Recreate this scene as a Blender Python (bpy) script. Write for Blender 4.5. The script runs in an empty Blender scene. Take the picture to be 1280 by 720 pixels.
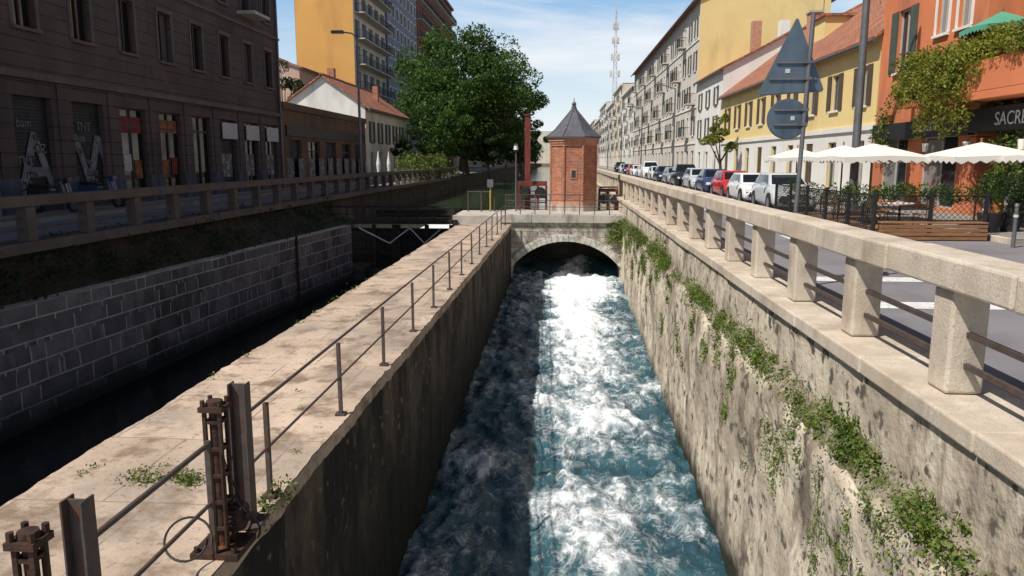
import bpy, math, random
import numpy as np
from mathutils import Vector, Matrix, noise
random.seed(7); rng=np.random.default_rng(7)
sc=bpy.context.scene
sc.view_settings.view_transform='Standard'; sc.view_settings.look='None'; sc.view_settings.exposure=0
# ---------------------------------------------------------------- materials
def rgba(c): return (c[0],c[1],c[2],1)
def newmat(name):
    m=bpy.data.materials.new(name); m.use_nodes=True
    nt=m.node_tree; b=nt.nodes['Principled BSDF']; return m,nt,b
def N(nt,t,**k):
    n=nt.nodes.new(t)
    for a,v in k.items(): setattr(n,a,v)
    return n
def ramp(nt,src,stops):
    r=N(nt,'ShaderNodeValToRGB'); e=r.color_ramp.elements
    e[0].position=stops[0][0]; e[0].color=rgba(stops[0][1]); e[1].position=stops[-1][0]; e[1].color=rgba(stops[-1][1])
    for p,c in stops[1:-1]:
        q=e.new(p); q.color=rgba(c)
    nt.links.new(src,r.inputs[0]); return r.outputs[0]
def mixc(nt,f,a,b,bt='MIX'):
    m=N(nt,'ShaderNodeMix',data_type='RGBA',blend_type=bt)
    if isinstance(f,(int,float)): m.inputs[0].default_value=f
    else: nt.links.new(f,m.inputs[0])
    for i,x in ((6,a),(7,b)):
        if isinstance(x,tuple): m.inputs[i].default_value=rgba(x)
        else: nt.links.new(x,m.inputs[i])
    return m.outputs[2]
def noise_n(nt,vec,scale,detail=8,st=None,dist=0,rough=.6):
    if st:
        mp=N(nt,'ShaderNodeMapping'); mp.inputs['Scale'].default_value=st; nt.links.new(vec,mp.inputs[0]); vec=mp.outputs[0]
    n=N(nt,'ShaderNodeTexNoise'); n.inputs['Scale'].default_value=scale; n.inputs['Detail'].default_value=detail
    n.inputs['Distortion'].default_value=dist; n.inputs['Roughness'].default_value=rough
    nt.links.new(vec,n.inputs['Vector']); return n.outputs[0]
def mk(name,ca,cb,sc_=2.,rough=.85,bump=.3,bsc=14.,st=None,stain=None,ssc=.6,sst=(1,1,.25),sth=(.5,.68),metal=0,spec=.3,brick=None,wet=None,bd=.02,speck=None,spth=(.58,.66),big=None):
    m,nt,b=newmat(name); L=nt.links.new
    g=N(nt,'ShaderNodeNewGeometry'); pos=g.outputs['Position']
    n1=noise_n(nt,pos,sc_,9,st); col=ramp(nt,n1,[(.35,ca),(.65,cb)])
    n3=noise_n(nt,pos,bsc,8)
    h=n3
    if brick:
        uv=N(nt,'ShaderNodeUVMap')
        br=N(nt,'ShaderNodeTexBrick'); L(uv.outputs[0],br.inputs['Vector'])
        br.inputs['Scale'].default_value=1; br.inputs['Brick Width'].default_value=brick['w']; br.inputs['Row Height'].default_value=brick['h']
        br.inputs['Mortar Size'].default_value=brick['m']; br.inputs['Mortar Smooth'].default_value=.3
        br.offset=brick.get('off',.5)
        v=brick.get('var',.3)
        br.inputs['Color1'].default_value=(1-v,1-v,1-v,1); br.inputs['Color2'].default_value=(1+v*.5,1+v*.4,1+v*.4,1); br.inputs['Mortar'].default_value=(1,1,1,1)
        col=mixc(nt,1.0,col,br.outputs['Color'],'MULTIPLY')
        q=brick.get('mn',.35); nm=noise_n(nt,pos,1.7,4); rm=ramp(nt,nm,[(.35,(q,q,q)),(.6,(1,1,1))])
        f=N(nt,'ShaderNodeMath',operation='MULTIPLY'); L(br.outputs['Fac'],f.inputs[0]); L(rm,f.inputs[1])
        if brick.get('over') and stain:
            n2=noise_n(nt,pos,ssc,10,sst,0,.65); fs=ramp(nt,n2,[(sth[0],(0,0,0)),(sth[1],(1,1,1))]); col=mixc(nt,fs,col,stain); stain=None
        col=mixc(nt,f.outputs[0],col,brick['mc'])
        s=N(nt,'ShaderNodeMath',operation='MULTIPLY_ADD'); L(br.outputs['Fac'],s.inputs[0]); s.inputs[1].default_value=-1.0; L(n3,s.inputs[2]); h=s.outputs[0]
    if big:
        nb=noise_n(nt,pos,big[1],7,big[3] if len(big)>3 else None,.4,.6); f=ramp(nt,nb,[(big[2][0],(0,0,0)),(big[2][1],(.85,.85,.85))]); col=mixc(nt,f,col,big[0])
    if stain:
        n2=noise_n(nt,pos,ssc,10,sst,0,.65)
        f=ramp(nt,n2,[(sth[0],(0,0,0)),(sth[1],(1,1,1))])
        col=mixc(nt,f,col,stain)
    if speck:
        n4=noise_n(nt,pos,speck[1],6); f=ramp(nt,n4,[(spth[0],(0,0,0)),(spth[1],(1,1,1))]); col=mixc(nt,f,col,speck[0])
    if wet:
        sx=N(nt,'ShaderNodeSeparateXYZ'); L(pos,sx.inputs[0])
        nn=noise_n(nt,pos,1.2,8); ad=N(nt,'ShaderNodeMath',operation='MULTIPLY_ADD'); L(nn,ad.inputs[0]); ad.inputs[1].default_value=-wet[3]; L(sx.outputs[2],ad.inputs[2])
        mr=N(nt,'ShaderNodeMapRange'); L(ad.outputs[0],mr.inputs[0]); mr.inputs[1].default_value=wet[0]; mr.inputs[2].default_value=wet[1]; mr.inputs[3].default_value=1; mr.inputs[4].default_value=0
        col=mixc(nt,mr.outputs[0],col,wet[2])
    L(col,b.inputs['Base Color'])
    b.inputs['Roughness'].default_value=rough; b.inputs['Metallic'].default_value=metal; b.inputs['Specular IOR Level'].default_value=spec
    if bump:
        bp=N(nt,'ShaderNodeBump'); bp.inputs['Strength'].default_value=bump; bp.inputs['Distance'].default_value=bd
        L(h,bp.inputs['Height']); L(bp.outputs[0],b.inputs['Normal'])
    return m
def leafmat(name,cols,tr=.35):
    m,nt,b=newmat(name); L=nt.links.new
    g=N(nt,'ShaderNodeNewGeometry')
    c=ramp(nt,g.outputs['Random Per Island'],[(i/(len(cols)-1),cc) for i,cc in enumerate(cols)])
    n=noise_n(nt,g.outputs['Position'],.5,3); c=mixc(nt,1.0,c,ramp(nt,n,[(.3,(.7,.7,.7)),(.7,(1.25,1.25,1.1))]),'MULTIPLY')
    L(c,b.inputs['Base Color']); b.inputs['Roughness'].default_value=.55; b.inputs['Specular IOR Level'].default_value=.3
    t=N(nt,'ShaderNodeBsdfTranslucent'); L(c,t.inputs[0])
    mx=N(nt,'ShaderNodeMixShader'); mx.inputs[0].default_value=tr
    L(b.outputs[0],mx.inputs[1]); L(t.outputs[0],mx.inputs[2]); L(mx.outputs[0],nt.nodes['Material Output'].inputs[0])
    return m
def glassmat(name,dark=(.015,.02,.025),light=(.25,.25,.23),p=.7):
    m,nt,b=newmat(name); g=N(nt,'ShaderNodeNewGeometry')
    c=ramp(nt,g.outputs['Random Per Island'],[(p,dark),(min(1,p+.02),light)])
    nt.links.new(c,b.inputs['Base Color']); b.inputs['Roughness'].default_value=.08; b.inputs['Specular IOR Level'].default_value=.6
    return m
M={}
M['coping']=mk('coping_granite',(.66,.57,.46),(.52,.44,.35),3,.8,.4,40,stain=(.28,.22,.17),ssc=1.2,sst=(1,1,.6),sth=(.52,.74),speck=((.38,.32,.26),45),big=((.45,.35,.25),.9,(.48,.7)))
M['lockwall']=mk('lock_wall_render',(.72,.63,.50),(.54,.46,.35),1.6,.92,.65,5,stain=(.23,.185,.14),ssc=1.5,sst=(1,1,.45),sth=(.50,.62),speck=((.13,.11,.085),4.2),spth=(.56,.63),wet=(-5.0,-4.35,(.03,.03,.02),.9),bd=.07,big=((.40,.33,.25),.55,(.46,.6)))
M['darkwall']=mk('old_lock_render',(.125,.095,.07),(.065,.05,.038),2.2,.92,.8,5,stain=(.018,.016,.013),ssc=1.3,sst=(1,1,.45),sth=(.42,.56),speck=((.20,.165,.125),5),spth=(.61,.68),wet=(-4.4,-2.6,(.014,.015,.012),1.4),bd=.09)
M['darkstone']=mk('old_lock_stone',(.10,.085,.068),(.06,.05,.038),2.2,.9,.8,6,brick=dict(w=.9,h=.4,m=.012,mc=(.06,.05,.04),var=.25),stain=(.035,.03,.025),ssc=.9,sth=(.48,.66),bd=.05)
M['walk']=mk('walkway_slabs',(.60,.47,.36),(.46,.35,.265),1.1,.88,.55,18,brick=dict(w=1.25,h=1.6,m=.010,mc=(.22,.17,.13),var=.12,off=.35),stain=(.24,.17,.12),ssc=1.9,sst=(1,1,1),sth=(.50,.63),speck=((.27,.21,.165),10),big=((.33,.27,.22),.5,(.47,.62)))
M['block']=mk('granite_blocks',(.27,.26,.255),(.16,.155,.15),1.5,.9,.9,11,brick=dict(w=.84,h=.45,m=.024,mc=(.60,.59,.55),var=.4,mn=.6,over=1),stain=(.055,.05,.042),ssc=.8,sst=(1,1,.4),sth=(.53,.7),wet=(-3.7,-3.1,(.03,.035,.03),.5),bd=.05)
M['earth']=mk('mossy_bank_earth',(.035,.027,.021),(.065,.053,.042),2.2,.95,.9,6,stain=(.022,.028,.015),ssc=1.4,sst=(1,1,.5),bd=.08)
M['asphalt']=mk('asphalt',(.19,.18,.19),(.23,.22,.235),.5,.9,.3,60,stain=(.14,.135,.14),ssc=.35,sst=(1,1,1),bd=.01)
M['pave']=mk('pavement_stone',(.27,.25,.23),(.33,.31,.28),1,.85,.3,30,brick=dict(w=.9,h=.45,m=.012,mc=(.12,.11,.10),var=.15),stain=(.2,.18,.16))
M['ground']=mk('ground_dust',(.2,.19,.17),(.26,.24,.21),.2,.95,.2,5)
M['white']=mk('road_paint',(.75,.75,.73),(.6,.6,.58),6,.7,.1,speck=((.3,.3,.3),9))
M['steel']=mk('railing_steel',(.11,.09,.085),(.07,.058,.053),12,.6,.3,60,metal=.2,stain=(.13,.06,.03),ssc=8,sst=(1,1,1),bd=.004)
M['rust']=mk('rusted_iron',(.075,.036,.024),(.03,.019,.015),10,.85,.8,40,stain=(.15,.06,.026),ssc=5,sst=(1,1,1),sth=(.55,.7),bd=.01)
M['black']=mk('black_paint',(.018,.018,.02),(.03,.03,.03),5,.5,.1)
M['timber']=mk('gate_timber',(.022,.018,.016),(.045,.036,.028),3,.8,.4,20,st=(1,1,4))
M['whitepaint']=mk('white_painted_steel',(.7,.7,.68),(.5,.5,.48),6,.5,.1)
M['brick']=mk('red_brick',(.50,.19,.105),(.36,.13,.075),3,.9,.5,40,brick=dict(w=.26,h=.075,m=.009,mc=(.42,.33,.27),var=.35),stain=(.22,.10,.07),ssc=1.5,sth=(.58,.75),bd=.01)
M['brick2']=mk('brick_moulding',(.56,.30,.20),(.40,.20,.13),4,.9,.4,30)
M['slate']=mk('roof_lead',(.11,.11,.125),(.07,.07,.08),4,.6,.3,12,spec=.5)
M['stone']=mk('arch_stone',(.58,.53,.45),(.38,.34,.28),2.5,.9,.7,12,brick=dict(w=.55,h=.26,m=.014,mc=(.2,.18,.15),var=.25),stain=(.15,.13,.10),ssc=1.3,sth=(.52,.68),bd=.03)
M['vous']=mk('voussoir_stone',(.66,.63,.56),(.46,.43,.39),4,.9,.6,14,stain=(.22,.2,.17),ssc=2,sst=(1,1,1),bd=.03)
M['concrete']=mk('concrete',(.54,.50,.44),(.40,.37,.32),2,.9,.4,16,stain=(.2,.18,.15),ssc=1.2,sth=(.55,.7))
M['redmach']=mk('red_oxide_steel',(.22,.05,.035),(.14,.035,.028),4,.6,.3,20,stain=(.07,.03,.025),ssc=3)
M['tile']=mk('terracotta_tiles',(.52,.22,.13),(.36,.15,.09),2,.9,.9,8,brick=dict(w=.5,h=.24,m=.03,mc=(.16,.07,.045),var=.35),stain=(.22,.14,.10),ssc=1.2,sst=(1,1,1),sth=(.52,.7),bd=.06)
M['glass']=glassmat('window_glass')
M['glassL']=glassmat('window_glass_dark',(.01,.012,.014),(.10,.10,.10),.75)
M['frame']=mk('window_frame_paint',(.5,.48,.44),(.42,.4,.36),4,.6,0)
M['frameb']=mk('brown_frame_paint',(.09,.055,.04),(.06,.04,.03),4,.6,0)
M['leftwall']=mk('grey_brown_render',(.125,.095,.086),(.088,.066,.06),.6,.92,.5,12,brick=dict(w=60,h=.42,m=.022,mc=(.042,.032,.03),var=.02),stain=(.052,.041,.038),ssc=.5,sst=(1,1,.3),sth=(.52,.75),bd=.02)
M['plinth']=mk('blue_grey_plinth',(.10,.11,.15),(.07,.08,.10),1.5,.85,.3,15,stain=(.04,.04,.05),ssc=1.5)
M['cornice']=mk('cornice_stone',(.155,.125,.11),(.11,.088,.078),1.5,.85,.3)
M['roll']=mk('roller_shutter',(.035,.035,.04),(.02,.02,.023),1.5,.6,.8,3,brick=dict(w=60,h=.1,m=.02,mc=(.012,.012,.012),var=.02))
M['orange']=mk('orange_render',(.72,.39,.12),(.66,.35,.10),.25,.9,.15,8,stain=(.5,.25,.09),ssc=.15,sst=(1,1,.3))
M['salmon']=mk('salmon_orange_render',(.68,.23,.10),(.60,.19,.085),.5,.9,.25,10,stain=(.42,.15,.08),ssc=.4,sst=(1,1,.3))
M['yellow']=mk('yellow_render',(.80,.62,.28),(.74,.56,.25),.4,.9,.2,10,stain=(.5,.38,.18),ssc=.35,sst=(1,1,.3),sth=(.55,.8))
M['cream']=mk('cream_render',(.74,.68,.55),(.64,.58,.47),.5,.9,.2,10,stain=(.40,.36,.29),ssc=.4,sth=(.55,.8))
M['whitew']=mk('white_render',(.80,.78,.73),(.70,.68,.63),.5,.9,.2,10,stain=(.42,.39,.36),ssc=.5,sth=(.55,.8))
M['greyw']=mk('grey_render',(.66,.62,.55),(.56,.52,.46),.5,.9,.2,10,stain=(.35,.32,.28),ssc=.4,sth=(.55,.8))
M['pinkw']=mk('pink_render',(.55,.38,.29),(.48,.33,.26),.5,.9,.2,10)
M['bluegrey']=mk('blue_grey_cladding',(.20,.23,.30),(.15,.17,.22),.5,.8,.1)
M['redbrown']=mk('red_brown_cladding',(.22,.08,.06),(.16,.06,.05),.5,.8,.1)
M['brownlow']=mk('brown_low_wall',(.19,.11,.065),(.13,.075,.045),.6,.9,.3,10,stain=(.07,.05,.04),ssc=.6)
M['shutg']=mk('green_grey_shutters',(.10,.12,.10),(.07,.09,.075),3,.7,.4,3,brick=dict(w=9,h=.07,m=.012,mc=(.03,.035,.03),var=.05))
M['shutb']=mk('brown_shutters',(.13,.09,.06),(.09,.065,.045),3,.7,.4,3,brick=dict(w=9,h=.07,m=.012,mc=(.03,.025,.02),var=.05))
M['wood']=mk('bench_wood',(.30,.16,.08),(.2,.10,.05),3,.7,.3,20,st=(1,1,6))
M['canvas']=mk('parasol_canvas',(.78,.75,.69),(.70,.67,.61),1,.9,.15,6)
M['canvasg']=mk('green_parasol_canvas',(.12,.36,.25),(.09,.3,.2),1,.9,.1,6)
M['signback']=mk('sign_back_aluminium',(.12,.16,.20),(.09,.125,.16),3,.45,.1,metal=.2,stain=(.06,.08,.10),ssc=2)
M['pole']=mk('galvanised_pole',(.20,.20,.21),(.15,.15,.16),3,.5,.1,metal=.5)
M['graf']=mk('graffiti_paint',(.24,.24,.25),(.10,.10,.11),3,.7,0)
M['paper']=mk('poster_paper',(.62,.62,.60),(.35,.35,.36),9,.8,0)
M['posto']=mk('poster_orange',(.40,.15,.04),(.10,.045,.03),4,.8,0)
M['postr']=mk('poster_red',(.28,.035,.03),(.08,.025,.025),4,.8,0)
M['graffwall']=mk('graffiti_wall',(.22,.22,.21),(.07,.07,.09),5,.9,.1,stain=(.35,.34,.32),ssc=4,sst=(1,1,1),sth=(.52,.56))
M['bark']=mk('tree_bark',(.09,.065,.045),(.05,.038,.028),4,.95,.8,12,st=(1,1,.3))
M['leaf']=leafmat('tree_leaves',[(.03,.065,.012),(.06,.125,.022),(.10,.18,.035)])
M['leafd']=leafmat('dark_leaves',[(.015,.035,.01),(.03,.065,.018),(.05,.09,.025)])
M['weed']=leafmat('weed_leaves',[(.055,.10,.016),(.10,.17,.028),(.16,.23,.04),(.24,.22,.08)],.35)
M['ivy']=leafmat('ivy_leaves',[(.09,.14,.015),(.17,.22,.03),(.28,.31,.05),(.32,.25,.06)],.4)
M['moss']=mk('ledge_stone_and_soil',(.42,.36,.28),(.27,.22,.165),3,.95,1,14,stain=(.11,.125,.045),ssc=2.2,sst=(1,1,1),sth=(.47,.57),bd=.05,speck=((.16,.12,.08),9))
M['tyre']=mk('tyre_rubber',(.02,.02,.02),(.03,.03,.03),5,.8,.1)
M['hub']=mk('wheel_alloy',(.4,.4,.42),(.3,.3,.32),5,.35,0,metal=.8)
M['lampr']=mk('tail_lamp',(.4,.01,.01),(.3,.01,.01),5,.2,0)
M['lampw']=mk('head_lamp',(.7,.7,.72),(.6,.6,.62),5,.1,0)
def paint(name,c):
    m,nt,b=newmat(name); b.inputs['Base Color'].default_value=rgba(c); b.inputs['Roughness'].default_value=.3; b.inputs['Coat Weight'].default_value=.8; b.inputs['Coat Roughness'].default_value=.05
    g=N(nt,'ShaderNodeNewGeometry'); n=noise_n(nt,g.outputs['Position'],9,4); r=ramp(nt,n,[(.3,(.2,.2,.2)),(.8,(.5,.5,.5))]); nt.links.new(r,b.inputs['Roughness']); return m
# ---------------------------------------------------------------- mesh builder
class Part:
    def __init__(s): s.v=[];s.f=[];s.m=[];s.mats=[];s.sm=[];s.bevel=0
    def mi(s,m):
        if m not in s.mats: s.mats.append(m)
        return s.mats.index(m)
    def add(s,vs,fs,m,sm=False):
        n=len(s.v); s.v+=[tuple(p) for p in vs]; i=s.mi(m)
        for f in fs: s.f.append([n+k for k in f]); s.m.append(i); s.sm.append(sm)
    def face(s,pts,m,sm=False): s.add(pts,[range(len(pts))],m,sm)
    def obox(s,O,A,B,C,m):
        O,A,B,C=map(Vector,(O,A,B,C))
        vs=[O,O+A,O+A+B,O+B,O+C,O+A+C,O+A+B+C,O+B+C]
        s.add(vs,[(0,3,2,1),(4,5,6,7),(0,1,5,4),(1,2,6,5),(2,3,7,6),(3,0,4,7)],m)
    def box(s,x0,x1,y0,y1,z0,z1,m): s.obox((x0,y0,z0),(x1-x0,0,0),(0,y1-y0,0),(0,0,z1-z0),m)
    def cyl(s,p0,p1,r0,r1,m,n=10,caps=True,sm=True,rot=0):
        p0,p1=Vector(p0),Vector(p1); d=(p1-p0).normalized()
        a=d.orthogonal().normalized() if abs(d.z)<.99 else Vector((1,0,0)); b=d.cross(a)
        vs=[]
        for p,r in((p0,r0),(p1,r1)):
            for i in range(n):
                t=rot+2*math.pi*i/n; vs.append(p+a*math.cos(t)*r+b*math.sin(t)*r)
        s.add(vs,[(i,(i+1)%n,n+(i+1)%n,n+i) for i in range(n)],m,sm)
        if caps: 
            s.add(vs[:n],[list(range(n))[::-1]],m); s.add(vs[n:],[range(n)],m)
    def path(s,pts,r,m,n=8):
        for a,b in zip(pts[:-1],pts[1:]): s.cyl(a,b,r,r,m,n,True)
    def ball(s,c,r,m,n=10,sz=1):
        c=Vector(c); vs=[];fs=[]
        for j in range(n//2+1):
            ph=math.pi*j/(n//2)
            for i in range(n):
                t=2*math.pi*i/n; vs.append(c+Vector((math.sin(ph)*math.cos(t)*r,math.sin(ph)*math.sin(t)*r,math.cos(ph)*r*sz)))
        for j in range(n//2):
            for i in range(n): fs.append((j*n+i,j*n+(i+1)%n,(j+1)*n+(i+1)%n,(j+1)*n+i))
        s.add(vs,fs,m,True)
    def grid(s,fn,nu,nv,m,sm=True):
        vs=[fn(i/nu,j/nv) for j in range(nv+1) for i in range(nu+1)]
        s.add(vs,[(j*(nu+1)+i,j*(nu+1)+i+1,(j+1)*(nu+1)+i+1,(j+1)*(nu+1)+i) for j in range(nv) for i in range(nu)],m,sm)
    def build(s,name,parent=None,loc=(0,0,0)):
        me=bpy.data.meshes.new(name); L=Vector(loc)
        me.from_pydata([tuple(Vector(p)-L) for p in s.v],[],s.f)
        for m in s.mats: me.materials.append(m)
        me.polygons.foreach_set('material_index',s.m); me.polygons.foreach_set('use_smooth',s.sm)
        uv=me.uv_layers.new(name='UVMap'); Z=Vector((0,0,1))
        V=s.v; data=np.zeros((len(me.loops),2))
        for p in me.polygons:
            n=p.normal
            if abs(n.z)>.6:
                for li,vi in zip(p.loop_indices,p.vertices): data[li]=(V[vi][0],V[vi][1])
            else:
                t=Z.cross(n); t.normalize()
                for li,vi in zip(p.loop_indices,p.vertices):
                    q=V[vi]; data[li]=(q[0]*t.x+q[1]*t.y,q[2])
        uv.data.foreach_set('uv',data.ravel()); me.update()
        o=bpy.data.objects.new(name,me); sc.collection.objects.link(o)
        if s.bevel:
            b=o.modifiers.new('bevel','BEVEL'); b.width=s.bevel; b.segments=2; b.limit_method='ANGLE'
        if parent: o.parent=parent
        o.location=(0,0,0) if parent else loc
        return o
class Grp:
    def __init__(s,name,loc=(0,0,0)): s.name=name; s.p={}; s.loc=loc; s.extra=[]
    def __getitem__(s,k):
        if k not in s.p: s.p[k]=Part()
        return s.p[k]
    def build(s):
        e=bpy.data.objects.new(s.name,None); e.empty_display_size=.3; sc.collection.objects.link(e); e.location=s.loc
        for k,p in s.p.items(): p.build(k,e,s.loc)
        for o in s.extra:
            o.parent=e; o.location=Vector(o.location)-Vector(s.loc)
        return e
def single(name,fn,bevel=0,loc=(0,0,0)):
    p=Part(); fn(p); p.bevel=bevel; return p.build(name,None,loc)
def text(s,loc,rot,size,mat,name='lettering',ext=.005):
    c=bpy.data.curves.new(name,'FONT'); c.body=s; c.size=size; c.extrude=ext; c.materials.append(mat)
    o=bpy.data.objects.new(name,c); o.location=loc; o.rotation_euler=rot; sc.collection.objects.link(o); return o
def leaves(name,C,S,mat,parent=None,up=0.0,asp=.6,loc=(0,0,0)):
    C=np.asarray(C,float)-np.array(loc); n=len(C); S=np.asarray(S,float)
    a=rng.normal(size=(n,3)); a/=np.linalg.norm(a,axis=1)[:,None]
    nn=rng.normal(size=(n,3)); nn[:,2]+=up; b=np.cross(a,nn); b/=np.linalg.norm(b,axis=1)[:,None]+1e-9
    k=np.cross(a,b)
    a*=S[:,None]*.5; b*=S[:,None]*.5*asp; k*=S[:,None]*.12
    V=np.stack([C-a,C+b*.9-a*.1+k,C+a,C-b*.9-a*.1+k],1).reshape(-1,3)
    me=bpy.data.meshes.new(name); me.vertices.add(n*4); me.vertices.foreach_set('co',V.ravel())
    me.loops.add(n*4); me.loops.foreach_set('vertex_index',np.arange(n*4)); me.polygons.add(n); me.polygons.foreach_set('loop_start',np.arange(n)*4)
    me.materials.append(mat); me.update(calc_edges=True); me.validate()
    o=bpy.data.objects.new(name,me); sc.collection.objects.link(o)
    if parent: o.parent=parent
    else: o.location=loc
    return o
# ---------------------------------------------------------------- facade helper
Zv=Vector((0,0,1))
def facade(G,O,U,Nn,W,H,ops,wall,trim=None,frame=None,glass=None,depth=.22,wallpart='walls',split=None):
    O,U,Nn=Vector(O),Vector(U),Vector(Nn)
    trim=trim or M['cornice']; frame=frame or M['frame']; glass=glass or M['glass']
    P=lambda u,v,d: O+U*u+Zv*v-Nn*d
    us=sorted(set([0,W]+[round(o[k],3) for o in ops for k in(0,1)])); vs=sorted(set([0,H]+([split[0]] if split else [])+[round(o[k],3) for o in ops for k in(2,3)]))
    R=[(round(o[0],3),round(o[1],3),round(o[2],3),round(o[3],3)) for o in ops]
    w=G[wallpart]
    for j in range(len(vs)-1):
        run=None
        for i in range(len(us)-1):
            cu,cv=(us[i]+us[i+1])/2,(vs[j]+vs[j+1])/2
            inn=any(a<cu<b and c<cv<d for a,b,c,d in R)
            if not inn:
                if run is None: run=us[i]
            if (inn or i==len(us)-2) and run is not None:
                e=us[i] if inn else us[i+1]
                w.face([P(run,vs[j],0),P(e,vs[j],0),P(e,vs[j+1],0),P(run,vs[j+1],0)],split[1] if split and cv<split[0] else wall); run=None
    def ob(part,u0,u1,v0,v1,d0,d1,m): G[part].obox(P(u0,v0,d1),U*(u1-u0),Zv*(v1-v0),Nn*(d1-d0),m)
    for o in ops:
        a,b,c,d=o[:4]; k=o[4] if len(o)>4 else 'win'
        dp=depth if k!='deep' else 1.4
        w.face([P(a,c,0),P(a,c,dp),P(a,d,dp),P(a,d,0)],wall); w.face([P(b,c,0),P(b,d,0),P(b,d,dp),P(b,c,dp)],wall)
        w.face([P(a,d,0),P(a,d,dp),P(b,d,dp),P(b,d,0)],wall); w.face([P(a,c,0),P(b,c,0),P(b,c,dp),P(a,c,dp)],wall)
        gm=M['roll'] if k=='roll' else (M['shutb'] if k=='closed' else glass)
        gd=dp if k!='closed' else .08
        mid=(a+b)/2
        if k in('win','shut','shutb','balc','shop','shop2'):
            for (q0,q1) in ((a,mid),(mid,b)): G['window_panes'].face([P(q0,c,gd-.03),P(q1,c,gd-.03),P(q1,d,gd-.03),P(q0,d,gd-.03)],gm)
            f=.06
            ob('window_frames',a,a+f,c,d,gd-.09,gd-.035,frame); ob('window_frames',b-f,b,c,d,gd-.09,gd-.035,frame)
            ob('window_frames',a+f,b-f,c,c+f,gd-.088,gd-.035,frame); ob('window_frames',a+f,b-f,d-f,d,gd-.088,gd-.035,frame)
            ob('window_frames',mid-.035,mid+.035,c+f,d-f,gd-.085,gd-.035,frame)
            if k in('shop','shop2'): ob('window_frames',a+f,b-f,d-.7,d-.62,gd-.08,gd-.035,frame)
        else: G['window_panes'].face([P(a,c,gd-.03),P(b,c,gd-.03),P(b,d,gd-.03),P(a,d,gd-.03)],gm)
        if k in('win','shut','shutb','closed'): ob('sills',a-.12,b+.12,c-.1,c-.002,-.12,.05,trim)
        if k in('win','balc'):
            ob('sills',a-.14,a-.003,c,d,-.035,.01,trim); ob('sills',b+.003,b+.14,c,d,-.035,.01,trim); ob('sills',a-.14,b+.14,d+.002,d+.16,-.06,.01,trim)
        if k in('shut','shutb'):
            sm=M['shutg'] if k=='shut' else M['shutb']; q=(b-a)/2
            ob('shutters',a-q,a-.01,c,d,-.06,-.012,sm); ob('shutters',b+.01,b+q,c,d,-.06,-.012,sm)
        if k=='balc' : balcony(G,P,a-.5,b+.5,c-.05,.9)
    return P,ob
def balcony(G,P,a,b,v,pr,slabm=None,rail=None):
    slabm=slabm or M['concrete']; rail=rail or M['black']
    def ob(part,u0,u1,v0,v1,d0,d1,m):
        o=P(u0,v0,d1); G[part].obox(o,P(u1,v0,d1)-o,P(u0,v1,d1)-o,P(u0,v0,d0)-o,m)
    ob('balcony_slab',a,b,v-.15,v,-pr,-.003,slabm)
    ob('balcony_rail',a,b,v+.98,v+1.03,-pr,-pr+.05,rail)
    ob('balcony_rail',a,a+.05,v+.98,v+1.03,-pr+.05,-.01,rail); ob('balcony_rail',b-.05,b,v+.98,v+1.03,-pr+.05,-.01,rail)
    n=max(3,int((b-a)/.18))
    for i in range(n+1):
        u=a+.01+(b-a-.04)*i/n; ob('balcony_rail',u,u+.02,v,v+.98,-pr+.01,-pr+.03,rail)
    for s_ in(a+.01,b-.03):
        for i in range(1,5): ob('balcony_rail',s_,s_+.02,v,v+.98,-pr+i*pr/5,-pr+i*pr/5+.02,rail)
# ================================================================ GROUND / ROADS
RD=-.1; LB=.2
def f(p):
    g=M['ground']
    for x0,x1,y0,y1,z in((-2500,-11.3,-300,420,LB-.02),(3.55,2500,-300,420,RD-.02)):
        p.face([(x0,y0,z),(x1,y0,z),(x1,y1,z),(x0,y1,z)],g)
    p.face([(-2500,420,LB-.02),(-11.3,420,LB-.02),(3.55,420,RD-.02),(2500,420,RD-.02),(2500,3500,0),(-2500,3500,0)],g)
    p.face([(-11.3,420,LB-.02),(-11.3,420,-2),(3.55,420,-2),(3.55,420,RD-.02)],g)
single('ground',f)
single('road',lambda p:p.face([(3.7,-60,RD),(10.9,-60,RD),(10.9,415,RD),(3.7,415,RD)],M['asphalt']))
single('quay_road',lambda p:p.face([(-14.3,-60,LB),(-11.25,-60,LB),(-11.25,415,LB),(-14.3,415,LB)],M['asphalt']))
single('quay_pavement',lambda p:p.box(-16,-14.3,-60,415,LB-.1,LB+.12,M['pave']))
def f(p):
    p.box(10.9,14,19.2,415,RD-.1,RD+.13,M['pave']); p.box(10.75,10.9,19.2,415,RD-.1,RD+.135,M['coping'])
    p.box(10.2,14,4,17.2,RD-.1,RD+.13,M['pave']); p.box(10.05,10.2,4,17.2,RD-.1,RD+.135,M['coping'])
single('pavement',f,.01)
def f(p):
    z=RD+.004
    for y0,y1 in((10.6,11.1),(13.0,13.5)): p.face([(4.3,y0,z),(7.6,y0,z),(7.6,y1,z),(4.3,y1,z)],M['white'])
    for i in range(20): 
        y=18+i*6; p.face([(5.85,y,z),(5.97,y,z),(5.97,y+3,z),(5.85,y+3,z)],M['white'])
    p.face([(7.62,30.0,z),(7.74,30.0,z),(7.74,200,z),(7.62,200,z)],M['white'])
single('road_markings',f)
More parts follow.
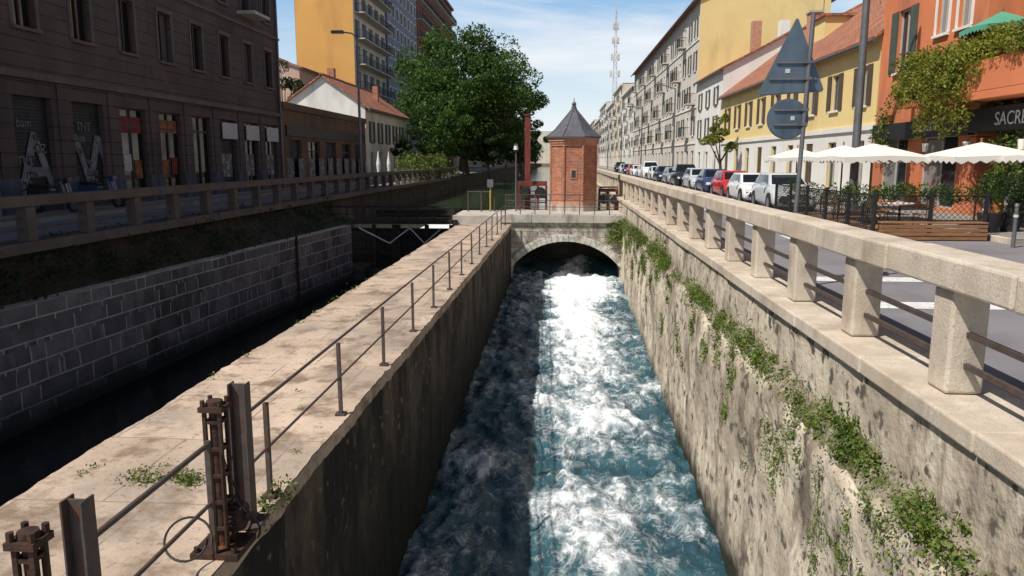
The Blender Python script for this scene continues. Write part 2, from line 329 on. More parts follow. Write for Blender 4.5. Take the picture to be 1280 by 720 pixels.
# ================================================================ RIGHT PARAPET
def f(p):
    y=-3.0; k=0; c=M['coping']; rr=random.Random(3)
    while y<130:
        L=2.1 if y<42 else 4.2
        dz=rr.uniform(-.008,.008); dx=rr.uniform(-.008,.008)
        p.box(3.1+dx,3.52+dx,y+.008,y+L-.008,.86+dz,1.12+dz,c)
        for q in([y+.9] if L==2.1 else [y+.9,y+3.0]):
            dx=rr.uniform(-.012,.012); p.box(3.16+dx,3.46+dx,q,q+.33,0.0,.855+dz,c)
        y+=L
ob=single('stone_parapet',f,.025)
def f(p):
    for z in(.22,.48): p.box(3.29,3.33,-3,130,z,z+.045,M['steel'])
single('parapet_steel_rails',f)
def f(p):
    y=-3; rr=random.Random(4)
    while y<130:
        dx=rr.uniform(-.015,.015); dz=rr.uniform(-.008,0)
        p.box(2.93+dx,3.74,y+.006,y+2.094 if y<50 else y+4.19,-.17,dz,M['coping']); y+=2.1 if y<50 else 4.2
single('coping',f,.02)
def nz(x,y,z,s=1): return noise.fractal(Vector((x*s,y*s,z*s)),1.0,2.0,5)
def f(p):
    y0,y1=-3,37.6
    def face(u,v):
        y=y0+(y1-y0)*u; top=-1.08+.13*nz(y,0,3,.9)+.12*nz(y,2,3,3)
        z=-6.2+(top+6.2)*v; x=2.74+.0075*(y-12)+.05*v+.06*nz(3,y,z,.8)+.025*nz(3,y,z,5)
        if v==1: x+=.06
        return (x,y,z)
    p.grid(face,560,56,M['lockwall'])
    def ledge(u,v):
        y=y0+(y1-y0)*u; t=face(u,1)
        x=t[0]+(3.02-t[0])*v; z=t[2]+(-.78-t[2])*(v**1.5)+(.08*nz(y,x,1,3) if 0<v<1 else 0)
        return (x,y,z)
    p.grid(ledge,560,8,M['moss'])
    def up(u,v):
        y=y0+(y1-y0)*u; return (3.0+.02*nz(y,v,2,1.5),y,-1.2+1.025*v)
    p.grid(up,260,8,M['lockwall'])
single('lock_wall',f)
single('quay_retaining_wall',lambda p:p.box(3.02,3.6,37.65,130,-3,-.175,M['lockwall']))
single('canal_wall',lambda p:p.box(3.02,3.6,130,420,-3,0.6,M['lockwall']))
C=[];S=[]
def clump(c,r,n,s,sq=(1,1,1)):
    q=rng.normal(size=(n,3))*np.array(sq)*r*.5+np.array(c); C.extend(q.tolist()); S.extend((s*rng.uniform(.5,1.5,n)).tolist())
y=2.3
while y<37:
    dens=.40+1.5*nz(y,7,1,.8)
    for q in range(3):
        if random.random()<dens:
            t=random.random()**1.2; x=2.83+.2*t; z=-1.07+.28*t
            clump((x,y+random.uniform(-.1,.1),z+.04),random.uniform(.10,.30),int(random.uniform(35,110)),random.choice((.03,.04,.055)),(.7,1.4,.7))
    y+=.11
hang=[(3.6,-1.4,7),(4.2,-1.3,6),(4.6,-1.6,6),(5.3,-1.9,4),(5.0,-1.3,6),(5.7,-1.35,5),(6.0,-2.4,3),(6.4,-1.4,6),(7.0,-1.6,6),(7.8,-2.1,4),(7.6,-1.5,6),(8.6,-1.3,6),(9.2,-1.5,8),(9.5,-1.9,6),(10.0,-1.7,5),(10.8,-2.3,3),(12,-1.3,8),(12.5,-2.0,5),(13.4,-1.4,6),(14.5,-1.5,5),(16,-1.4,7),(17,-2.9,3),(18,-2.2,5),(20,-1.4,8),(21,-2.4,5),(22.5,-1.5,8),(24,-1.7,9),(25,-2.6,6),(26,-1.5,9),(27,-1.5,10),(28,-2.2,8),(29,-1.5,9),(30,-1.6,10),(31,-2.4,7),(32,-1.5,9),(33,-1.4,10),(34,-2.0,9),(35,-1.5,9),(36,-1.2,9),(36.5,-2.2,7)]
for (yy,z,n) in hang:
    for i in range(n):
        dz=random.uniform(-.40,.35)
        clump((2.74+.0075*(yy-12),yy+random.uniform(-.22,.22)*(1+dz*.8),z+dz),random.uniform(.06,.20),int(random.uniform(18,60)),.036 if yy<12 else .05,(.4,.8,1.3))
for i in range(7): clump((2.95,23+random.uniform(-1.5,1.5),-.75),.4,200,.06,(.7,1.2,1))
leaves('ledge_weeds',C,S,M['weed'],up=1)
C=[];S=[]
for i in range(16): clump((-3.85+random.uniform(-.45,.45),6.95+random.uniform(-.12,.12),-1.17),.14,40,.035,(1,1,.3))
for i in range(6): clump((-2.62,6.5+random.uniform(-.3,.3),-1.2),.15,45,.045,(.8,1,.8))
for i in range(12): clump((-5.0,15+random.uniform(-6,6),-1.2),.1,25,.04)
for i in range(14): clump((random.uniform(-4.9,-2.7),random.uniform(5,34),-1.18),.08,16,.03,(1,1,.3))
leaves('walkway_weeds',C,S,M['weed'],up=1)
# ================================================================ LEFT ISLAND WALKWAY
WK=-1.2
def xl(y): return -2.56+.006*(y-12)
def f(p):
    y0,y1=-4,37.4
    def top(u,v):
        y=y0+(y1-y0)*u; a,b=-5.05,xl(y)
        e=.035*nz(y,5,1,1.5)+.02*nz(y,5,1,6) if v in(0,1) else 0
        return (a+(b-a)*v+e,y,WK+.02*nz(a+(b-a)*v,y,0,.6))
    p.grid(top,400,12,M['walk'])
    def side(u,v):
        t=top(u,1); return (t[0]+(.05*nz(1,t[1],v*5,.9)+.03*nz(1,t[1],v*5,3))*(1-v),t[1],-6.2+(t[2]-.16+6.2)*v)
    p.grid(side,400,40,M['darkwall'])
    def lip(u,v):
        t=top(u,1); return (t[0]+.012,t[1],t[2]-.17+(.17)*v)
    p.grid(lip,400,1,M['walk'])
    def sidel(u,v):
        t=top(u,0); return (t[0],t[1],-6.2+(t[2]+6.2)*v)
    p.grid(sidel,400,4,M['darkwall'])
single('lock_walkway',f)
def f(p):
    s=M['steel']; X=-2.68
    ys=[6.6+2.33*k for k in range(14)]
    for i,y in enumerate(ys):
        p.obox((X-.02+.01*math.sin(i*3),y-.025,WK-.02),(.04,0,0),(0,.05,0),(-.01*math.sin(i*3),.012*math.sin(i*5),.93),s)
        p.box(X-.06,X+.06,y-.06,y+.06,WK+.005,WK+.03,s)
    for z,r in((-.25,.0165),(-.72,.0135)):
        for i in range(len(ys)-1): p.cyl((X,ys[i] if i else 6.25,z+.006*math.sin(i*7)),(X,ys[i+1],z+.006*math.sin(i*7+7)),r,r,s,8)
single('walkway_railing',f)
def f(p):
    s=M['steel']; X=-2.68
    p.cyl((X,3.95,-.25),(X,5.45,-.25),.02,.02,s,8); p.cyl((X,3.95,-.72),(X,5.45,-.72),.016,.016,s,8)
    p.box(X-.02,X+.02,5.42,5.46,WK,-.22,s)
single('walkway_railing',f)
def hpost(y,top,w=.08):
    def f(p):
        s=M['steel']; X=-2.68
        p.box(X-w,X-w+.014,y-.06,y+.06,WK,top,s); p.box(X+w-.014,X+w,y-.06,y+.06,WK,top,s); p.box(X-w+.014,X+w-.014,y-.008,y+.008,WK,top-.004,s)
        p.box(X-.15,X+.15,y-.15,y+.15,WK+.004,WK+.03,s)
    single('steel_post',f,.003)
hpost(6.05,.06,.075); hpost(3.87,.04,.065)
def rpost(y,top,X=-2.68,w=.095):
    G=Grp('paddle_gear_post',(X,y,WK)); r=M['rust']; h=w-.035
    p=G['column']
    p.cyl((X,y,WK),(X,y,top-.06),h*.8,h*.8,r,14)
    for a in(-1,1):
        for b in(-1,1):
            p.box(X+a*h-.014,X+a*h+.014,y+b*h-.014,y+b*h+.014,WK+.03,top-.06,r)
    for i in range(5): p.box(X-h-.01,X+h+.01,y-h-.01,y+h+.01,WK+.2+i*.22,WK+.225+i*.22,r)
    p=G['cap']
    p.box(X-w,X+w,y-w,y+w,top-.06,top-.02,r); p.cyl((X,y,top-.02),(X,y,top+.015),w*.7,w*.65,r,14)
    for a in(-1,1):
        for b in(-1,1): p.cyl((X+a*w*.7,y+b*w*.7,top-.02),(X+a*w*.7,y+b*w*.7,top+.03),.02,.02,r,6,sm=False)
    p=G['base']; p.box(X-.19,X+.19,y-.19,y+.19,WK+.004,WK+.06,r)
    for a in(-1,1):
        for b in(-1,1): p.cyl((X+a*.15,y+b*.15,WK+.06),(X+a*.15,y+b*.15,WK+.1),.025,.025,r,6,sm=False)
    p=G['gear_housing']; p.cyl((X-.02,y+.1,WK+.25),(X+.14,y+.1,WK+.25),.11,.11,r,18); p.cyl((X+.14,y+.1,WK+.25),(X+.2,y+.1,WK+.25),.04,.04,r,10)
    for i in range(18):
        t=2*math.pi*i/18; q=Vector((X+.02,y+.1+.115*math.cos(t),WK+.25+.115*math.sin(t))); p.cyl(q,q+Vector((.09,0,0)),.013,.013,r,5)
    G.build()
rpost(5.6,.04); rpost(3.5,.02,-2.70,.08)
def f(p):
    for off in(0,.04):
        pts=[Vector((-2.6+off+.12*math.sin(t*5+off*20),5.72+.06*math.cos(t*7),-1.18+t*.75)) for t in np.linspace(0,1,22)]
        p.path(pts,.009,M['black'],6)
    pts=[Vector((-2.75+.16*math.cos(t),5.2+.14*math.sin(t)-.05*t*.2,-.95+.13*math.sin(t*.9)+.02*t)) for t in np.linspace(0,6.5,28)]
    p.path(pts,.009,M['black'],6)
single('chain_cable',f)
# ================================================================ WATER
def wz(y): return -4.75+max(-.5,(y-12))/26*.85 if y<38 else -3.9+(y-38)*.15
nx,ny=100,760; X=np.linspace(-2.75,3.15,nx); Y=np.linspace(-1,41.5,ny)
vs=[];foam=[]
for yy in Y:
    b=wz(yy)
    for xx in X:
        t=max(0,(yy+1)/42.5)
        a=noise.fractal(Vector((xx*.8,yy*.4,0)),1,2,4); c=noise.fractal(Vector((xx*3.2,yy*1.9,5)),1,2,4)
        r=1-abs(noise.noise(Vector((xx*1.6+a,yy*1.0+c*.5,9))))*2
        z=b+.19*a+.085*c+.07*r
        if yy>33: z+=.20*noise.noise(Vector((xx*1.5,yy*1.3,3)))*min(1,(yy-33)/2)
        vs.append((xx,yy,z)); 
        mid=math.exp(-((xx-.7)/1.35)**2)
        foam.append(.42*t*t*mid+.20*mid*t+.04*mid+.22*a+.07*r-.085+(.16*mid+.06 if 33.5<yy<37.8 else 0)-(.4 if yy>38.6 else 0))
me=bpy.data.meshes.new('canal_water'); me.from_pydata(vs,[],[(j*nx+i,j*nx+i+1,(j+1)*nx+i+1,(j+1)*nx+i) for j in range(ny-1) for i in range(nx-1)])
at=me.attributes.new('foam','FLOAT','POINT'); at.data.foreach_set('value',foam)
me.polygons.foreach_set('use_smooth',[True]*len(me.polygons))
m,nt,b=newmat('rushing_water'); L=nt.links.new
g=N(nt,'ShaderNodeNewGeometry'); pos=g.outputs['Position']; a=N(nt,'ShaderNodeAttribute',attribute_name='foam')
n1=noise_n(nt,pos,3.0,13,(1,.6,1),.6,.72); n2=noise_n(nt,pos,3.2,10,(1,.6,1),.9,.6)
ab=N(nt,'ShaderNodeMath',operation='SUBTRACT'); L(n2,ab.inputs[0]); ab.inputs[1].default_value=.5
ab2=N(nt,'ShaderNodeMath',operation='ABSOLUTE'); L(ab.outputs[0],ab2.inputs[0])
lace=N(nt,'ShaderNodeMapRange'); L(ab2.outputs[0],lace.inputs[0]); lace.inputs[1].default_value=0; lace.inputs[2].default_value=.045; lace.inputs[3].default_value=.14; lace.inputs[4].default_value=0
s1=N(nt,'ShaderNodeMath',operation='ADD'); L(n1,s1.inputs[0]); L(a.outputs['Fac'],s1.inputs[1])
s2=N(nt,'ShaderNodeMath',operation='ADD'); L(s1.outputs[0],s2.inputs[0]); L(lace.outputs[0],s2.inputs[1])
fm=ramp(nt,s2.outputs[0],[(.50,(0,0,0)),(.64,(.26,.26,.26)),(.82,(1,1,1))])
deep=ramp(nt,noise_n(nt,pos,.7,5),[(.35,(.018,.06,.085)),(.65,(.045,.125,.15))])
L(mixc(nt,fm,deep,(.85,.88,.90)),b.inputs['Base Color'])
mr=N(nt,'ShaderNodeMapRange'); L(fm,mr.inputs[0]); mr.inputs[3].default_value=.18; mr.inputs[4].default_value=.9; L(mr.outputs[0],b.inputs['Roughness'])
bp=N(nt,'ShaderNodeBump'); bp.inputs['Strength'].default_value=.8; bp.inputs['Distance'].default_value=.08; L(s2.outputs[0],bp.inputs['Height']); L(bp.outputs[0],b.inputs['Normal'])
me.materials.append(m); o=bpy.data.objects.new('canal_water',me); sc.collection.objects.link(o)
def stillwater(name,c1,c2,sc_,bs):
    m,nt,b=newmat(name); L=nt.links.new; g=N(nt,'ShaderNodeNewGeometry')
    n=noise_n(nt,g.outputs['Position'],sc_,4,(1,.4,1)); L(ramp(nt,n,[(.3,c1),(.7,c2)]),b.inputs['Base Color']); b.inputs['Roughness'].default_value=.08
    bp=N(nt,'ShaderNodeBump'); bp.inputs['Strength'].default_value=bs; bp.inputs['Distance'].default_value=.03; L(noise_n(nt,g.outputs['Position'],5,4,(1,.5,1)),bp.inputs['Height']); L(bp.outputs[0],b.inputs['Normal']); return m
sw=stillwater('still_water',(.006,.008,.007),(.010,.012,.010),1,.4); uw=stillwater('upper_canal_water',(.03,.05,.025),(.05,.075,.035),1,.5)
single('side_channel_water',lambda p:p.face([(-12.5,-5,-3.6),(-5,-5,-3.6),(-5,39,-3.6),(-12.5,39,-3.6)],sw))
single('upper_canal_water',lambda p:p.face([(-11.4,41.6,-1.35),(3.1,41.6,-1.35),(3.1,420,-1.35),(-11.4,420,-1.35)],uw))
# ================================================================ LEFT BLOCK WALL & BANK
YW=34.6
def xw(y): return -11.05+(y-13)*.068 if y>13 else -11.05
def f(p):
    n=90
    def w(u,v):
        y=-5+(YW+5)*u; return (xw(y)+.03*nz(y,v*3,0,1),y,-4.5+(3.45)*v)
    p.grid(w,n,8,M['block'],False)
    def cap(u,v):
        y=-5+(YW+5)*u; return (xw(y)-.45*v,y,-1.05+.01*v)
    p.grid(cap,n,1,M['coping'],False)
    p.face([(xw(YW),YW,-4.5),(xw(YW),YW,-1.05),(-11.4,YW,-1.05),(-11.4,YW,-4.5)],M['block'])
single('stone_block_wall',f)
def f(p):
    def w(u,v):
        y=-5+42.5*u; x0=xw(y)-.4 if y<YW else -11.2
        return (x0+(-11.3-x0)*v+(.12*nz(y,v*2,0,1.2) if 0<v<1 else 0),y,-1.06+1.25*v)
    p.grid(w,130,10,M['earth'])
single('bank_slope',f)
C=[];S=[]
for i in range(190):
    y=random.uniform(12,36); t=random.random(); x0=xw(y)-.35; clump((x0+(-11.2-x0)*t,y,-1.0+1.15*t),.35,32,.09,(1,1.5,.7))
leaves('bank_weeds',C,S,M['leafd'],up=.5)
single('quay_retaining_wall',lambda p:p.box(-11.9,-11.3,37.4,420,-3.5,LB,M['darkstone']))
def f(p):
    c=M['cornice']; y=-4
    while y<76:
        p.box(-11.32,-10.98,y+.005,y+2.045,.95,1.17,c); p.box(-11.28,-11.02,y+.8,y+1.08,LB+.02,.948,c); y+=2.05
    p.box(-11.6,-10.92,-4,76,LB-.2,LB+.03,c)
single('stone_parapet',f,.015)
def f(p):
    for z in(.45,.68): p.box(-11.17,-11.13,-4,76,z,z+.04,M['steel'])
single('parapet_steel_rails',f)
def f(p):
    p.cyl((-9.95,28.3,-4),(-9.95,28.3,-.6),.05,.05,M['rust'],8)
    for z in(-3,-2,-1.2): p.box(-10.15,-9.88,28.24,28.36,z,z+.06,M['rust'])
single('drain_pipe',f)
G=Grp('lock_gate',(-8,37,-3.7)); t=M['timber']
p=G['gate_leaves']; p.bevel=.01
for i in range(26): p.box(-10.9+i*.225,-10.9+i*.225+.215,37.2,37.32,-4,-1.4,t)
for z in(-3.6,-2.7,-1.75): p.box(-11.2,-5.06,37.02,37.2,z,z+.22,t)
for x in(-11.1,-9.2,-8.2,-8.0,-6.6,-5.4): p.box(x,x+.2,36.9,37.02,-4,-1.2,t)
def brace(a,b,r=.04): G['braces'].cyl(a,b,r,r,M['whitepaint'],6)
brace((-9.8,36.8,-1.35),(-8.3,36.8,-2.1)); brace((-8.3,36.8,-2.1),(-7.3,36.8,-1.35)); brace((-7.3,36.8,-1.35),(-6.6,36.8,-2.1)); brace((-6.6,36.8,-2.1),(-5.8,36.8,-1.4))
p=G['footway']; p.box(-11.3,-5.06,36.6,37.9,-1.15,-.98,t)
p.box(-11.3,-5.06,36.55,36.62,-.35,-.27,t); p.box(-11.3,-5.06,36.55,36.62,-.7,-.65,t)
for i in range(8): p.box(-11.2+i*.85,-11.13+i*.85,36.56,36.61,-.98,-.3,t)
p=G['balance_beam']; p.box(-9.2,-5.3,37.9,38.25,-.9,-.55,t)
G.build()
def f(p):
    p.box(-11.3,-9.0,34.7,36.4,-4.4,-3.0,M['darkstone']); p.box(-9.0,-5.06,35.2,36.4,-4.4,-3.25,M['darkstone'])
single('gate_sill',f,.03)
single('weir_wall',lambda p:(p.box(-11.4,-5.05,37.4,41.6,-4.5,-1.8,M['darkstone'])))
# ================================================================ ARCH BRIDGE
G=Grp('arch_bridge',(.4,39,-1)); st=M['stone']
xa,xb=-2.42,2.93; cx=(xa+xb)/2; hw=(xb-xa)/2-.02; sp=-3.3; rise=1.28
R=(hw*hw+rise*rise)/(2*rise); cz=sp+rise-R; n=28
th0=math.asin(hw/R); pts=[(cx+R*math.sin(-th0+2*th0*i/n),cz+R*math.cos(-th0+2*th0*i/n)) for i in range(n+1)]
yf,yb=37.5,41.5
w=G['spandrel']
for i in range(n):
    (x0,z0),(x1,z1)=pts[i],pts[i+1]
    w.face([(x0,yf,z0),(x1,yf,z1),(x1,yf,-1.12),(x0,yf,-1.12)],st)
    w.face([(x0,yf,z0),(x0,yb,z0),(x1,yb,z1),(x1,yf,z1)],st)
w.box(-3.2,xa+.02,yf,yb,-6,-1.12,st); w.box(xb-.02,3.3,yf,yb,-6,-1.12,st)
v=G['voussoirs']; v.bevel=.015
nv=23
for i in range(nv):
    a0=-th0+2*th0*(i+.03)/nv; a1=-th0+2*th0*(i+.97)/nv; r0,r1=R-.01,R+.34
    q=[(cx+r*math.sin(a),cz+r*math.cos(a)) for r,a in((r0,a0),(r0,a1),(r1,a1),(r1,a0))]
    v.add([(x,yf-.05,z) for x,z in q]+[(x,yf+.2,z) for x,z in q],[(0,1,2,3),(7,6,5,4),(0,4,5,1),(1,5,6,2),(2,6,7,3),(3,7,4,0)],M['vous'])
d=G['deck']; d.bevel=.02
for i in range(4): d.box(-2.9+i*1.5,-2.9+i*1.5+1.49,yf-.14,yb,-1.12,-.72,M['concrete'])
d.box(-5.3,-2.91,yf-.08,yb,-1.5,-.78,M['concrete'])
G.build()
single('weir_wall',lambda p:p.box(-5.3,3.3,41.5,41.9,-6,-1.45,M['darkstone']))
def f(p):
    s=M['steel']
    for i in range(9):
        x=-2.7+i*.72; p.box(x-.02,x+.02,37.48,37.52,-.72,.25,s)
    for z in(.24,-.05,-.35): p.cyl((-2.7,37.5,z),(3.05,37.5,z),.018,.018,s,6)
single('bridge_railing',f)
C=[];S=[]
for i in range(26): clump((random.uniform(2.2,3.1),37.35,random.uniform(-1.9,-1.0)),.3,50,.09)
for i in range(10): clump((random.uniform(-2.4,1.5),37.35,-1.2),.1,25,.06)
leaves('bridge_weeds',C,S,M['weed'])
# ================================================================ BRICK TOWER
tx,ty=.62,41.0; G=Grp('brick_sluice_tower',(tx,ty,-.72))
def octa(part,z0,z1,r0,r1,m,n=8): G[part].cyl((tx,ty,z0),(tx,ty,z1),r0,r1,m,n,True,False,math.pi/8)
G['base'].bevel=.01
octa('base',-.75,-.42,1.38,1.36,M['concrete']); octa('walls',-.42,2.62,1.26,1.26,M['brick'])
for z0,z1,r in((2.62,2.74,1.32),(2.74,2.86,1.37),(2.86,3.02,1.43)): octa('cornice',z0,z1,r,r,M['brick2'])
octa('plinth_band',-.42,-.2,1.31,1.29,M['brick2'])
for i in range(8):
    a=math.pi/8+i*math.pi/4; x,y=tx+1.25*math.cos(a),ty+1.25*math.sin(a)
    G['corner_quoins'].cyl((x,y,-.2),(x,y,2.62),.07,.07,M['brick'],8)
octa('eaves',3.02,3.09,1.52,1.52,M['slate'])
octa('roof',3.09,3.42,1.50,1.07,M['slate']); octa('roof',3.42,4.5,1.07,.12,M['slate'])
for i in range(8):
    a=math.pi/8+i*math.pi/4; c,s_=math.cos(a),math.sin(a)
    G['roof_ribs'].path([(tx+1.50*c,ty+1.50*s_,3.1),(tx+1.07*c,ty+1.07*s_,3.43),(tx+.12*c,ty+.12*s_,4.51)],.03,M['slate'],6)
G['finial'].cyl((tx,ty,4.45),(tx,ty,4.66),.16,.12,M['slate'],10); G['finial'].ball((tx,ty,4.76),.12,M['slate']); G['finial'].cyl((tx,ty,4.85),(tx,ty,5.1),.03,.01,M['slate'],6)
yy=ty-1.26*math.cos(math.pi/8)
p=G['window']; p.box(tx-.17,tx+.17,yy-.03,yy-.005,.95,1.45,M['brick2']); p.box(tx-.1,tx+.1,yy-.045,yy-.032,1.02,1.38,M['glassL'])
G.build()
G=Grp('sluice_hoist_frame',(-1.4,41.2,-.7)); r=M['redmach']; p=G['frame']; p.bevel=.01
p.box(-1.95,-1.65,41.3,41.6,-.7,4.2,r); p.box(-2.0,-1.6,41.26,41.64,4.2,4.28,r)
p.box(-2.3,-.75,40.9,41.1,.55,.8,r); p.box(-2.3,-.75,40.9,41.1,-.1,.1,r)
for x in(-2.3,-1.3,-.85): p.box(x,x+.12,40.88,41.12,-.72,.55,r)
for z in(.25,-.35): p.box(-2.18,-.85,40.95,41.0,z,z+.06,r)
p=G['gears']
for x in(-1.9,-1.1):
    p.cyl((x,40.75,.2),(x,40.85,.2),.3,.3,M['black'],20); p.cyl((x,40.7,.2),(x,40.75,.2),.07,.07,M['rust'],10)
G.build()
G=Grp('sluice_hoist_frame',(2.4,41.2,-.7)); p=G['frame']; p.bevel=.01
p.box(1.95,3.0,40.9,41.1,.25,.42,r)
for x in(1.95,2.4,2.88): p.box(x,x+.12,40.88,41.12,-.72,.25,r)
p=G['gears']; p.cyl((2.25,40.7,-.1),(2.25,40.8,-.1),.28,.28,M['black'],20); p.cyl((2.75,40.7,-.2),(2.75,40.8,-.2),.2,.2,M['black'],16); p.cyl((2.0,40.75,.5),(2.95,40.75,.5),.04,.04,M['black'],8)
G.build()
def f(p):
    p.cyl((-2.35,40.2,-.72),(-2.35,40.2,2.3),.05,.035,M['pole'],8); p.cyl((-2.35,40.2,2.3),(-2.35,40.2,2.42),.10,.13,M['black'],10); p.cyl((-2.35,40.2,2.42),(-2.35,40.2,2.68),.12,.09,M['canvas'],10); p.cyl((-2.35,40.2,2.68),(-2.35,40.2,2.76),.14,.03,M['black'],10)
single('footbridge_lamp',f)
def f(p):
    for x in(-4.9,-4.2,-3.5): p.cyl((x,40.6,-.78),(x,40.6,.3),.05,.05,M['steel'],8)
    p.cyl((-4.9,40.6,.25),(-3.5,40.6,.25),.03,.03,M['steel'],8); p.cyl((-3.7,40.3,-.78),(-3.7,40.3,.9),.04,.04,mk('ochre_paint',(.5,.35,.08),(.4,.28,.06)),8); p.box(-3.85,-3.55,40.2,40.4,.5,.9,M['pole'])
single('lock_barrier',f)
# ================================================================ LEFT BUILDINGS
G=Grp('apartment_building',(-20,26,LB)); ops=[]
Y0=2.6
for k in range(15):
    u=22.0+2.77*(k-7)-Y0
    if u<0.2 : continue
    if u+1.8>41.3: continue
    kind='roll' if k-7 in(0,1,5,-1,-2) else 'shop'
    ops.append((u,u+1.75,.35,3.6,kind))
    for z in(5.6,9.0,12.3): ops.append((u+.38,u+1.4,z,z+1.9,'balc' if (z==9.0 and k-7==6) else 'win'))
P,ob=facade(G,(-16,Y0,LB),(0,1,0),(1,0,0),41.4,15.6,ops,M['leftwall'],frame=M['frameb'],glass=M['glassL'])
ob('string_course',0,41.4,4.1,4.3,-.14,.01,M['cornice']); ob('string_course',0,41.4,8.3,8.42,-.08,.01,M['cornice'])
ob('roof_cornice',-.2,41.6,15.3,15.8,-.6,-.005,M['cornice'])
us=sorted(set(o[0] for o in ops if o[2]<1)); 
for u in us: ob('plinth',u-1.0,u-.02,0,1.15,-.06,.01,M['plinth']); ob('pilasters',u-.75,u-.3,1.155,4.08,-.05,.01,M['leftwall'])
G['side_walls'].box(-28,-16.02,Y0,Y0+.3,LB,15.8,M['leftwall']); G['side_walls'].box(-28,-16.02,43.7,43.99,LB,15.8,M['leftwall'])
G['roof'].box(-28,-16,Y0,44,15.8,16.1,M['tile'])
G['downpipe'].cyl((-15.9,43.6,LB),(-15.9,43.6,15.3),.06,.06,M['pole'],8); G['downpipe'].cyl((-15.9,20.9,LB),(-15.9,20.9,15.3),.06,.06,M['pole'],8)
uL={k:22+2.77*k for k in range(-2,8)}
def pst(y0,y1,z0,z1,m): G['shop_posters'].box(-16.17,-16.15,y0,y1,z0,z1,m)
pst(uL[2]+.15,uL[2]+1.6,2.9,3.5,M['postr']); pst(uL[2]+.3,uL[2]+.8,1.5,2.1,M['paper']); pst(uL[3]+.15,uL[3]+1.6,3.0,3.5,M['posto']); pst(uL[3]+.2,uL[3]+.8,1.2,1.9,M['posto']); pst(uL[2]+1.0,uL[2]+1.5,1.2,1.9,M['posto']); pst(uL[3]+1.05,uL[3]+1.5,1.3,2.0,M['postr'])
for k in(5,6,7): G['shop_signs'].box(-15.94,-15.90,uL[k]+.05,uL[k]+1.7,2.9,3.65,M['paper']); pst(uL[k]+.3,uL[k]+1.4,1.1,2.2,M['graffwall'])
rot=(math.pi/2,0,math.pi/2)
for k,s_ in((0,'A'),(1,'W')):
    for q in(0,.05): G.extra.append(text(s_,(-16.16+q*.2,uL[k]+.1+q,.9-q),rot,2.7,M['graf'],'graffiti_letter'))
for k in(0,1): 
    for i in range(7): G.extra.append(text(random.choice(['SKE','rok','OZ','bam','TNT','vs']),(-16.15,uL[k]+random.uniform(.05,1.0),.6+i*.38),rot,.4,M['graf'],'graffiti_tag'))
G.build()
def scooter(x,y,col,ang):
    G=Grp('parked_scooter',(0,0,0)); pm=paint('scooter_paint',col)
    for yy in(-.62,.62): G['wheels'].cyl((-.05,yy,.24),(.05,yy,.24),.24,.24,M['tyre'],16); G['wheels'].cyl((-.055,yy,.24),(.055,yy,.24),.12,.12,M['hub'],12)
    b=G['body']; b.bevel=.03
    b.obox((-.16,-.5,.32),(.32,0,0),(0,.9,0),(0,0,.08),pm); b.obox((-.14,.1,.38),(.28,0,0),(0,.75,.08),(0,-.05,.34),pm); b.obox((-.18,-.52,.36),(.36,0,0),(0,.06,0),(0,.16,.62),pm); b.box(-.08,.08,-.85,-.45,.46,.52,pm)
    s=G['seat']; s.bevel=.03; s.obox((-.13,.08,.76),(.26,0,0),(0,.7,.04),(0,0,.09),M['black'])
    G['handlebar'].path([(0,-.6,.3),(0,-.42,.98)],.03,M['pole'],8); G['handlebar'].path([(-.32,-.36,1.04),(0,-.42,1.0),(.32,-.36,1.04)],.018,M['black'],8); G['handlebar'].box(-.09,.09,-.52,-.38,.92,1.06,pm)
    e=G.build(); e.location=(x,y,LB+.12); e.rotation_euler=(0,0,ang)
scooter(-15.1,24.6,(.03,.06,.15),1.4); scooter(-15.1,22.2,(.03,.03,.03),1.5)
G=Grp('low_commercial_building',(-18,54,LB)); ops=[(1.0,3.2,.2,2.9,'roll'),(4.5,6.9,.2,2.9,'shop'),(8.2,10.6,.2,2.9,'roll'),(12,14.4,.2,2.9,'shop'),(15.6,18,.2,2.9,'roll')]
P,ob=facade(G,(-16,44,LB),(0,1,0),(1,0,0),19,4.9,ops,M['brownlow'],frame=M['frameb'],glass=M['glassL'])
ob('parapet',0,19,4.6,5.0,-.12,-.003,M['brownlow']); ob('fascia',.5,18.5,3.1,3.7,-.1,-.003,M['black'])
G['roof'].box(-24,-16.005,44,63,4.8,4.88,M['ground']); G['side_wall'].box(-24,-16.01,44.0,44.2,LB,4.8,M['yellow'])
for i in range(9): G['graffiti_panels'].box(-15.99,-15.97,44.5+i*2.0,45.6+i*2.0,.5,2.0,M['graffwall'])
G.build()
